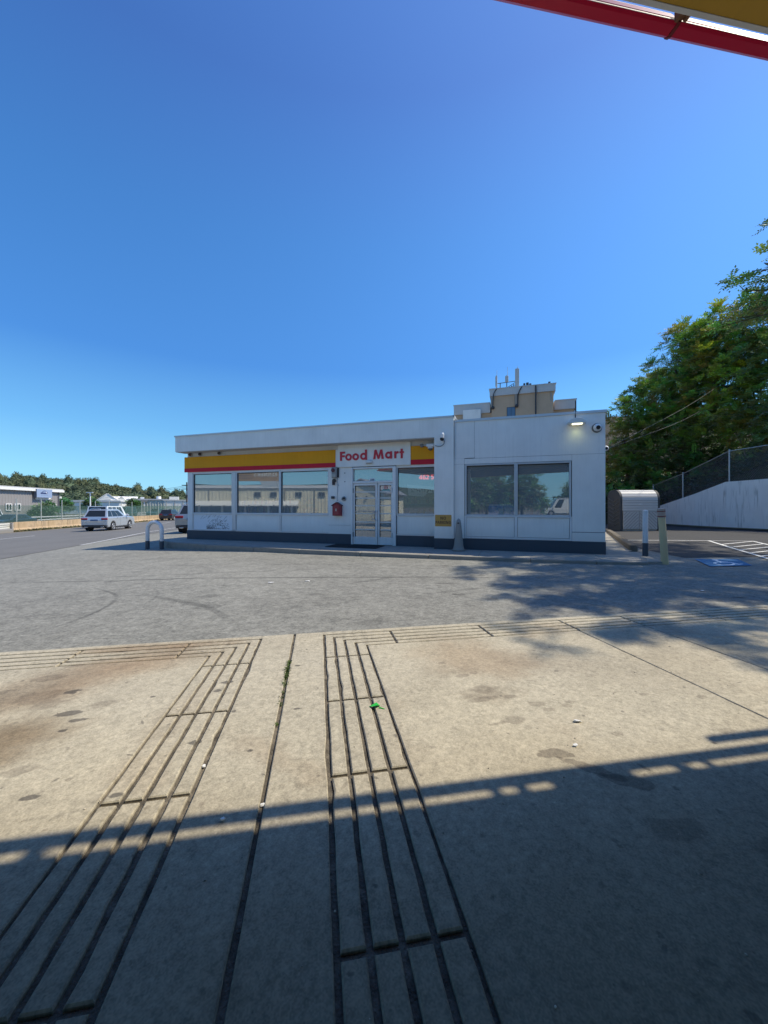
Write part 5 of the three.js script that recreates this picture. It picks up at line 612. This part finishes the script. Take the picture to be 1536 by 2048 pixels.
{
  const b = far('white_hall', 'long low white building beyond the grey warehouse corner', 'building', 142, 112, .35); part('wall', [bb(-9, 12, 0, 3.6, -12, 0)], M.brightwhite, b); part('roof', bb(-9.4, 12.4, 3.6, 4.1, -12.4, .4), std([.6, .6, .6]), b); for (let k = 0; k < 4; k++) lowWin(b, -7 + k * 4.6, 1.2, 2.4, 1.2, 0, std([.4, .45, .5])); part('vent', [bb(2, 3, 4.1, 4.8, -6, -5), bb(-5, -4.4, 4.1, 5.2, -6, -5)], M.offwhite, b);
  const s = far('open_shelter', 'flat roofed open shelter with posts below the white gabled house', 'shelter', 228, 122, .5); part('roof', bb(-9, 9, 3.75, 4.2, -7, 0), std([.24, .23, .22]), s); for (let k = 0; k < 5; k++) part('post', bb(-8.4 + k * 4.1, -8.1 + k * 4.1, 0, 3.75, -.5, -.2), M.brightwhite, s); part('back_wall', bb(-9, 9, 0, 3.7, -7, -6.8), std([.35, .4, .38]), s);
  const h = far('gabled_house', 'bright white gabled house roof under the wooded hill', 'house', 221, 150, .6); const gb = (w, hh, d, e) => ext([[-w / 2, 0], [w / 2, 0], [w / 2, e], [0, hh], [-w / 2, e]], d); part('wall', gb(9, 7.2, 10, 3.6).translate(-1, 0, -10), M.brightwhite, h); part('wing', gb(7, 6.2, 9, 3.8).rotateY(Math.PI / 2).translate(0, 0, -2), M.brightwhite, h); part('roof', [rbx(0, 6.1, -.1, .1, -10.4, .2, .03).rotateZ(.68).translate(-5.9, 3.4, 0), rbx(-6.1, 0, -.1, .1, -10.4, .2, .03).rotateZ(-.68).translate(3.9, 3.4, 0)], std([.78, .76, .72]), h); part('dormer', gb(2.6, 2.2, 3, 1.1).translate(3.5, 4, -3), M.offwhite, h);
  const w = far('beige_hall', 'long grey green hall with a flat roof at the foot of the hill', 'building', 305, 128, .45); part('wall', corr(13, 4.4, .8, .1).translate(-7, 0, 0), std([.42, .46, .42]), w); part('roof', bb(-7.3, 6.4, 4.3, 4.75, -14, .3), std([.45, .44, .44]), w); part('side_wall', bb(5.8, 6, 0, 4.4, -14, 0), std([.4, .4, .38]), w); part('roof_vent', [bb(-4, -3, 4.75, 5.4, -6, -5), cyl(.7, .8, 1, 1.4, 5.2, -5, 10)], M.brightwhite, w);
  const w2 = far('cream_hall', 'cream white hall beside the corner of the shop', 'building', 362, 118, .45); part('wall', bb(-4.5, 9, 0, 4.0, -14, 0), M.offwhite, w2); part('roof', bb(-4.7, 9.2, 4.0, 4.3, -14, .2), std([.55, .53, .5]), w2); part('roof_box', [bb(-3.4, -.8, 4.3, 5.3, -7, -4), bb(2, 3.2, 4.3, 4.9, -7, -5)], M.offwhite, w2); for (let k = 0; k < 4; k++) part('downpipe', bb(-4 + k * 2.2, -3.85 + k * 2.2, 0, 4, 0, .12), std([.4, .38, .34]), w2);
  const p = far('light_pole', 'white street light pole beside the grey warehouse', 'street light', 180.5, 70); part('pole', cyl(.09, .13, 4.9, 0, 2.4, 0, 8), M.brightwhite, p); part('arm', bb(-.7, .5, 4.75, 4.9, -.08, .08), M.brightwhite, p);
  const u = far('utility_pole', 'wooden utility pole with two cross arms beside the shop corner', 'utility pole', 373.6, 78); const wd = std([.12, .10, .085], { roughness: 1 }); part('pole', cyl(.13, .18, 7.4, 0, 3.5, 0, 8), wd, u); part('cross_arm', [bb(-1.0, 1.0, 6.5, 6.65, -.08, .08), bb(-.9, .9, 5.75, 5.88, -.08, .08)], wd, u); part('transformer', cyl(.3, .3, .8, .3, 5.0, .2, 10), std([.35, .35, .35]), u);
  const wr = thing('power_line', 'thin power lines running from the utility pole over the hill', 'cable'); for (const dy of [0, .8]) { const a = at(372, 974 - dy * 3, 78), c = at(150, 1003 - dy * 6, 210), m = a.map((q, i) => lerp(q, c[i], .5)); m[1] -= .9; part('wire', tube([a, m, c], .03, 14, 4), M.black, wr); }
  const w3 = thing('service_cable', 'two pale cables running from the wing corner up into the trees', 'cable'); const k = shopAt(6.92, 2.9, .2), k1 = at(1460, 755, 24), k2 = at(1430, 805, 24); for (const e of [k1, k2]) { const m = [lerp(k.x, e[0], .5), lerp(k.y, e[1], .5) - .18, lerp(k.z, e[2], .5)]; part('wire', tube([k.toArray(), m, e], .006, 18, 4), std([.07, .07, .07]), w3); } const dm = dome('security_camera', 'small white camera on the side edge of the wing', 6.93, 2.93, .22, .07, {});
  // bushes near the grey warehouse
  for (const [l, px, py, D, r] of [['round green bush against the grey warehouse wall', 88, 1022, 58, 26], ['green bush beside the beige hall', 268, 1006, 100, 12], ['small tree before the low white building', 128, 1008, 84, 14], ['small tree between the white building and the shelter', 182, 1006, 100, 14]]) { const p = at(px, py, D), R = r * D / FOC; growTree({ name: 'bush', label: l, base: [p[0], -.9, p[2]], h: 2, seed: px, rt: .08, clumps: [[p[0], p[1], p[2], R * .7], [p[0] + R * .5, p[1] - R * .4, p[2], R * .6], [p[0] - R * .5, p[1] - R * .4, p[2], R * .6]], tips: 14, dens: Math.min(1, 3 / R), L: .9, n: 4, w: .32, fr: 6, tone: [.034, .06, .02], twig: false }); }
}
{ // beige building with roof antennas behind the shop, in the shop's own frame
  const b = onShop('beige_block', 'beige stepped building with white roof edges rising behind the shop', 'building', 0, 0, -16), st = std([.56, .40, .27], { roughness: .85, map: wallTex }), wt = std([.58, .57, .55], { roughness: .6, map: wallTex });
  const P = (n, g, m) => part(n, g, m, b);
  P('wall', [bb(.55, 3.1, -.5, 7.95, -10, 0), bb(3.1, 7.1, -.5, 9.02, -9, .3), bb(7.1, 8.45, -.5, 7.95, -10, -.6)], st);
  P('parapet', [bb(.44, 3.0, 7.95, 8.63, -10.1, .12), bb(2.98, 7.22, 9.02, 9.5, -9.1, .42), bb(7.23, 8.6, 7.95, 8.58, -10.1, -.48)], wt); P('roof_cap', [bb(.40, 3.0, 8.63, 8.68, -10.1, .15), bb(2.93, 7.27, 9.5, 9.54, -9.1, .46), bb(7.28, 8.64, 8.58, 8.62, -10.1, -.45)], M.alu);
  const w = P('window', [bb(4.12, 4.69, 7.4, 8.18, .28, .31)], M.gasket); part('pane', [bb(4.15, 4.4, 7.43, 8.15, .31, .32), bb(4.42, 4.66, 7.43, 8.15, .31, .32)], std([.10, .17, .26], { roughness: .1 }), w);
  const sg = onShop('blank_sign', 'blank white sign box on the beige building behind the shop roof', 'sign', 0, 0, -16); part('board', rbx(1.12, 2.36, 7.2, 8.2, .14, .34, .02), M.white, sg); part('frame', bb(1.1, 2.38, 7.18, 8.22, .12, .2), M.alu, sg);
  const dk = std([.05, .05, .055]);
  P('downpipe', [rod([5.98, 6.8, .48], [5.98, 9.45, .5], .055, 6)], dk); P('cable', [tube([[3.5, 9.56, .4], [3.28, 9.2, .5], [3.2, 8.7, .42], [3.18, 8.2, .4]], .03, 14, 5), tube([[5.15, 9.56, .4], [4.95, 9.2, .5], [4.85, 8.9, .42], [4.83, 8.3, .4]], .035, 14, 5)], dk); for (const x of [3.05, 4.63]) { const bx = P('cable_box', rbx(x, x + .17, 8.18, 9.02, .3, .42, .02), std([.30, .25, .2])); part('elbow', new THREE.SphereGeometry(.12, 10, 8).translate(x + .14, 8.2, .42), dk, bx); }
  P('roof_unit', [rbx(5.2, 5.33, 9.5, 9.75, .1, .3, .02), rbx(5.38, 5.55, 9.52, 9.78, .1, .3, .02), rbx(5.58, 5.72, 9.52, 9.7, .1, .3, .02), rbx(4.2, 4.3, 9.5, 9.62, .1, .3, .02), rbx(4.4, 4.5, 9.5, 9.66, .1, .3, .02), rbx(6.78, 6.92, 9.5, 9.7, .1, .3, .02), rbx(6.5, 6.62, 9.5, 9.6, .1, .3, .02), rbx(4.55, 4.62, 9.5, 9.75, .1, .3, .02)], dk);
  const an = (label, x, y0, y1, w, whip) => { const a = onShop('panel_antenna', label, 'antenna', x, 9.5, -15.8); part('panel', rbx(-w / 2, w / 2, y0 - 9.5, y1 - 9.5, -.06, .1, .02), std([.55, .54, .5]), a); part('pole', rod([0, 0, -.08], [0, y1 - 9.4, -.08], .028, 6), std([.25, .25, .25]), a); if (whip) part('whip', rod([.04, y1 - 9.6, 0], [.04, whip - 9.5, 0], .012, 5), M.alu, a); };
  an('slim pale antenna panel at the end of the roof antenna row', 3.42, 9.68, 10.42, .13, 10.85); an('short pale antenna panel between the slim and the tall one on the roof', 4.12, 9.95, 10.37, .22, 11.0); an('tall wide pale antenna panel on the beige roof', 4.8, 9.55, 10.8, .27, 11.0); an('small pale antenna panel fixed to the parapet near the downpipe', 6.95, 8.35, 9.0, .13, 0);
  const r = onShop('antenna_rail', 'thin steel rail frame carrying the roof antennas', 'frame', 0, 9.5, -15.8); part('rail', [rod([3.5, .42, 0], [4.7, .47, 0], .025, 5), rod([3.68, 0, 0], [3.68, .45, 0], .03, 5), rod([4.12, 0, 0], [4.12, .45, 0], .03, 5), rod([4.2, .1, 0], [4.7, .4, 0], .02, 5)], dk, r);
  const fp = onShop('roof_mast', 'thin dark mast on the wing roof edge over the wall light', 'pole', 6.17, 3.985, .3); part('pole', cyl(.018, .02, .34, 0, .16, 0, 6), M.gasket, fp); part('foot', rbx(-.04, .04, 0, .02, -.04, .04), M.gasket, fp);
}
{ // wooded hill on the horizon
  const crest = (a) => { const A = [-3, -1.6, -1.05, -.94, -.84, -.72, -.62, -.54, -.46, -.3, .1, 1], H = [.05, .065, .064, .072, .065, .052, .038, .027, .018, .012, .008, .02]; let i = 0; while (i < A.length - 2 && a > A[i + 1]) i++; return lerp(H[i], H[i + 1], clamp((a - A[i]) / (A[i + 1] - A[i]), 0, 1)); };
  const hy = (X, D) => { const c = crest(X / D), f = sst(190, 380, D); return -1.2 + f * (EYE + c * 400 - 9.5 + 1.2) + 2.5 * (fbm(X * .02, D * .02, 601, 3) - .5) * f; };
  const xs = range(-1.9, .5, .03), ds = [150, 180, 200, 220, 245, 270, 300, 330, 360, 390, 430, 500], g = sheet(xs, ds, (a, D) => [a * D, D]), p = g.attributes.position; for (let i = 0; i < p.count; i++) p.setY(i, hy(p.getX(i), -p.getZ(i))); g.computeVertexNormals(); const h = raw('hill', g, M.soil, scene); h.userData.kind = 'structure';
  const R = rng(17), core = new THREE.IcosahedronGeometry(1, 2), P = []; const cp = prep(core, false); cp.deleteAttribute('uv'); const a = cp.attributes.position; for (let i = 0; i < a.count; i++) { const x = a.getX(i), y = a.getY(i), z = a.getZ(i), k = .72 + .5 * fbm(x * 2 + 5, y * 2 + z * 2 + 7, 611, 3); P.push(x * k, y * k, z * k); }
  for (let k = 0; k < 520; k++) { const t = R() * 6.283, cb = 2 * R() - 1, sb = Math.sqrt(1 - cb * cb), r = .8 + .42 * R(), c = new THREE.Vector3(Math.cos(t) * sb * r, cb * r, Math.sin(t) * sb * r), s = .10 + R() * .08, e = new THREE.Vector3(R() - .5, R() - .5, R() - .5).normalize().multiplyScalar(s), f = new THREE.Vector3(R() - .5, R() - .5, R() - .5).normalize().multiplyScalar(s); P.push(...c.clone().add(e).toArray(), ...c.clone().add(f).toArray(), ...c.clone().sub(e).toArray()); }
  const cg = new THREE.BufferGeometry(); cg.setAttribute('position', new THREE.Float32BufferAttribute(P, 3)); cg.computeVertexNormals();
  const N = 2400, im = new THREE.InstancedMesh(cg, std([1, 1, 1], { roughness: 1 }), N), m = new THREE.Matrix4(), col = new THREE.Color(); im.name = 'forest'; im.userData = { kind: 'stuff', label: 'wooded ridge of dense mixed trees along the horizon' };
  for (let i = 0; i < N; i++) { const D = 195 + 225 * Math.sqrt(R()), aa = -1.75 + 2.2 * R(), X = aa * D, s = 3.2 + R() * 2.6, pine = R() < .14; m.compose(new THREE.Vector3(X, hy(X, D) + s * (.7 + (pine ? .5 : 0)), -D), new THREE.Quaternion().setFromAxisAngle(UP, R() * 6.28), new THREE.Vector3(s * (pine ? .6 : 1.15), s * (pine ? 1.25 : .95), s * (pine ? .6 : 1.15))); im.setMatrixAt(i, m); const k = .7 + .6 * R(), y = R(); im.setColorAt(i, col.setRGB((.065 + .03 * y) * k, .10 * k, (.045 + .012 * (1 - y)) * k)); }
  shade(im); scene.add(im);
}
// ------------------------------------------------------------------ across the road, behind the camera: what the shop windows mirror
{
  const face = [-43.2, 35.05], to = [-20.3, 42.7], wl = Math.hypot(to[0] - face[0], to[1] - face[1]), rot = SH.turn + Math.atan2(-(to[1] - face[1]), to[0] - face[0]), p = shopAt(face[0], 0, face[1]);
  const b = thing('cream_warehouse', 'long cream ribbed building with a white awning mirrored in the shop windows', 'warehouse', [p.x, -.85, p.z], rot + Math.PI); const cr = std([.78, .72, .54], { roughness: .7, map: wallTex });
  // seen from the shop, the wall runs from x = 0 back to -wl; extended a little at its start
  const P = (n, g, m) => part(n, g, m, b); P('wall', [corr(40, 5.1, .55, .06).translate(-32, 0, 0), bb(-32, 8, 0, 5.1, -14, -.1)], cr); P('parapet', bb(-32.2, 8.2, 5.1, 5.55, -14, .2), M.brightwhite); P('shadow_band', bb(-32, 8, 4.85, 5.09, 0, .12), std([.25, .24, .2])); P('awning', [ext([[0, 3.15], [1.3, 2.45], [1.3, 2.3], [0, 2.3]], 24).rotateY(-Math.PI / 2).translate(7, 0, .05)], std([.78, .76, .70]));
  for (let k = 0; k < 12; k++) P('awning_stripe', bb(-15.4 + k * 1.9, -15.2 + k * 1.9, 2.28, 2.5, 1.3, 1.36), std([.3, .28, .24])); P('shopfront', bb(-16.5, 6.5, .1, 2.3, .02, .1), std([.03, .035, .035], { roughness: .3 })); for (let k = 0; k < 7; k++) P('pillar', bb(-16 + k * 3.6, -15.7 + k * 3.6, 0, 2.3, .1, .35), M.offwhite);
  for (const x of [-11, -13.5, -17.4, -21, -7.5, -24]) lowWin(b, x, 3.75, 1.0, .75, .06, std([.12, .14, .15])); for (const x of [-3, -14.8, -19.5]) P('downpipe', bb(x, x + .12, 0, 4.9, .06, .2), std([.3, .28, .22]));
  const g = onShop('gabled_barn', 'cream gabled building mirrored in the shop doors', 'barn', -14.2, -.8, 34.2); g.rotation.y += Math.PI; part('wall', ext([[-3.2, 0], [3.2, 0], [3.2, 3.9], [0, 5.6], [-3.2, 3.9]], 9).translate(.0, 0, -9), cr, g); part('roof', [rbx(0, 4.2, -.1, .1, -9.3, .3, .03).rotateZ(.49).translate(-3.7, 3.66, 0), rbx(-4.2, 0, -.1, .1, -9.3, .3, .03).rotateZ(-.49).translate(3.7, 3.66, 0)], std([.3, .3, .32]), g); part('lamp', [bb(-.9, -.75, 3.0, 3.4, 0, .2), bb(.5, .65, 3.0, 3.4, 0, .2)], M.black, g);
  const s = onShop('billboard', 'orange brown shop billboard with white lettering mirrored in the second window', 'billboard', -23.7, -.8, 25.75); s.rotation.y = rot + Math.PI; part('board', [rbx(-2.5, 2.9, 5.05, 6.45, -.12, .0, .02)], std([.42, .24, .08]), s); part('white_panel', ext([[-2.6, 4.9], [-2.5, 5.05], [-.1, 5.05], [-.5, 4.3], [-2.6, 4.4]], .1), std([.55, .6, .62]), s); part('letter', txt("KENNER'S", .52, .03, 2.7).translate(-.75, 5.85, .01), std([.78, .76, .7]), s); part('print', [0, 1, 2].map((k) => bb(.9, 2.7, 5.35 + k * .3, 5.45 + k * .3, 0, .012)), std([.2, .1, .05]), s); part('post', cyl(.08, .08, 5.1, 2.7, 2.5, -.1, 8), std([.5, .48, .42]), s);
  const tr = (l, x, z, h, r, seed) => { const q = shopAt(x, 0, z); growTree({ label: l, base: [q.x, -.4, q.z], h, seed, clumps: [[q.x, h * .55, q.z, r], [q.x + r * .6, h * .42, q.z, r * .75], [q.x - r * .7, h * .4, q.z + .5, r * .8], [q.x + .4, h * .75, q.z + .5, r * .7], [q.x - r * .3, h * .35, q.z - 1, r * .8], [q.x + r, h * .3, q.z - .5, r * .6]], tips: 8, L: .9, n: 4, w: .34, fr: 6, tone: [.05, .08, .02], twig: false }); };
  tr('round dark tree mirrored in the wing window', 5.7, 46.5, 6.6, 2.3, 71); tr('broad dark tree mirrored in the wing window behind the water pack', .6, 49.7, 7, 2.9, 74); tr('dark tree mirrored at the edge of the wing window', -3.4, 48, 6, 2.6, 75); tr('lower tree mirrored beside the van in the wing window', 14.5, 58, 5, 2.4, 72);
  const vp = shopAt(11.6, 0, 51.0), va = SH.turn + Math.PI * .97; const v = car('delivery_van', 'white delivery van with a roof rack mirrored in the wing window', 'van', { ...VAN, outline: [[-2.9, .34], [-2.98, .6], [-2.95, 1.15], [1.3, 1.15], [2.0, 1.15, 2.6, 1.0], [2.75, .85, 2.74, .34]], cab: [[-2.93, 1.13, .95], [-2.85, 2.5, .86], [.9, 2.5, .86], [1.7, 1.13, .95]], side: [[.72, .92]], color: [.8, .8, .79], metal: 0, tailY: 1 }, 0, 0, va); v.position.set(vp.x, .02, vp.z); part('roof_rack', [bb(-2.4, .6, 2.56, 2.66, -.7, -.6), bb(-2.4, .6, 2.56, 2.66, .6, .7), ...[0, 1, 2, 3].map((k) => bb(-2.3 + k * .9, -2.2 + k * .9, 2.5, 2.7, -.75, .75))], std([.4, .4, .4]), v);
  const hl = raw('hill_behind', (() => { const g = sheet(range(-420, -60, 10), range(-330, 40, 10), (a, D) => [a, D]), p = g.attributes.position; for (let i = 0; i < p.count; i++) { const D = -p.getZ(i), X = p.getX(i); p.setY(i, -1.5 + 19 * sst(130, 250, Math.hypot(X, D)) * (1 - sst(-190, -120, X)) * (.6 + .8 * fbm(X * .012, D * .012, 701, 3))); } g.computeVertexNormals(); return g; })(), std([.05, .075, .03], { roughness: 1, bumpMap: grainBump, bumpScale: .3 }), scene); hl.userData.kind = 'structure';
}
// ------------------------------------------------------------------ small things lying about
{
  const R = rng(123), pl = (u, v) => { const [X, D] = uvw(u, v); return [X, -.0066 * D + .0096 * X, -D]; };
  const lf = thing('green_wrapper', 'bright green crumpled wrapper lying across a groove in the pad', 'wrapper', pl(.385, 2.85)); { const pts = [[0, .004, 0], [.05, .02, -.02], [.09, .006, .02], [.07, .03, .05], [.015, .02, .06], [-.02, .006, .03], [.11, .004, .055]]; part('foil', [new ConvexGeometry(pts.slice(0, 6).map((p) => new THREE.Vector3(...p)).map((p) => p.multiplyScalar(.75))), rod([.06, .004, .04], [.1, .004, .06], .006, 5, .002)], std([.03, .5, .05], { roughness: .4 }), lf); }
  const paper = (l, X, y, D, w, d, t = 0) => { const p = thing('paper_scrap', l, 'litter', [X, y, -D], t, 'paper scraps on the paving'); const pts = []; for (let k = 0; k < 12; k++) { const a = k / 12 * 6.28, r = .7 + .4 * R(); pts.push(new THREE.Vector3(Math.cos(a) * w / 2 * r, .002 + R() * .012, Math.sin(a) * d / 2 * r)); } part('paper', new ConvexGeometry(pts), std([.72, .71, .68]), p); };
  { const q = (u, v) => pl(u, v); let a = q(1.74, 2.37); paper('torn white paper scrap among the oil drips on the pad', a[0], a[1] + .002, -a[2], .06, .03); a = q(1.55, 2.13); paper('small white paper scrap beside the long wet mark', a[0], a[1] + .002, -a[2], .03, .02); a = q(-.655, 2.36); paper('white square scrap lying in a groove of the grooved strips', a[0], a[1] - .012, -a[2], .024, .02); a = q(-.45, 1.92); paper('round white gum wrapper near the pad joint', a[0], a[1] + .002, -a[2], .025, .025); a = q(-.28, 2.0); paper('pale bit of paper inside the pad joint', a[0], a[1] - .015, -a[2], .03, .02); }
  paper('white cup lid on the shaded asphalt', 5.4, gy(5.4, 6.52) + .004, 6.52, .07, .06); paper('white scrap on the asphalt before the shop', -1.5, gy(-1.5, 7.6) + .004, 7.6, .1, .05); paper('white scrap near the tyre marks', -2.2, gy(-2.2, 7.5) + .004, 7.5, .14, .05);
  const wd = thing('weeds', 'small green weeds growing out of the pad joint', 'weeds'); wd.userData.kind = 'stuff'; const fr = []; for (let k = 0; k < 34; k++) { const v = R() < .7 ? 3.4 + R() * .45 : 2.7 + R() * .7, [X, y, z] = pl(JOINT + (R() - .5) * .022, v); for (let j = 0; j < 3; j++) { const a = R() * 6.28; fr.push({ p: new THREE.Vector3(X, y - .02, z), d: new THREE.Vector3(Math.cos(a) * .5, .9, Math.sin(a) * .5).normalize(), L: .02 + R() * .03, n: 3, w: .018, c: [.09, .14, .03] }); } } raw('weed', leafGeo(fr), M.leaf, wd);
  const gr = thing('gravel', 'grit and crumbs lying in the grooves and over the pad', 'gravel'); gr.userData.kind = 'stuff'; const st = new THREE.InstancedMesh(new THREE.IcosahedronGeometry(1, 0), std([.34, .31, .26], { roughness: 1 }), 900), m = new THREE.Matrix4(), c = new THREE.Color(); st.name = 'grit'; st.userData.kind = 'stuff'; const lines = [...GR, ...GL, JOINT]; for (let k = 0; k < 900; k++) { const ing = R() < .7, u = ing ? lines[R() * lines.length | 0] + (R() - .5) * .02 : -3 + R() * 7, v = .9 + R() * 3.6, [X, y, z] = pl(u, v), s = .0016 + R() * R() * .0045; m.compose(new THREE.Vector3(X, y + (ing ? -.022 : 0) + s * .5, z), new THREE.Quaternion().setFromAxisAngle(UP, R() * 6), new THREE.Vector3(s, s * .7, s * 1.2)); st.setMatrixAt(k, m); const q = .5 + R() * 1.1; st.setColorAt(k, c.setRGB(q, q * .97, q * .9)); } shade(st); gr.add(st);
}
scene.traverse((o) => { if (o.isMesh) { o.castShadow = true; o.receiveShadow = true; } });
renderer.render(scene, camera);
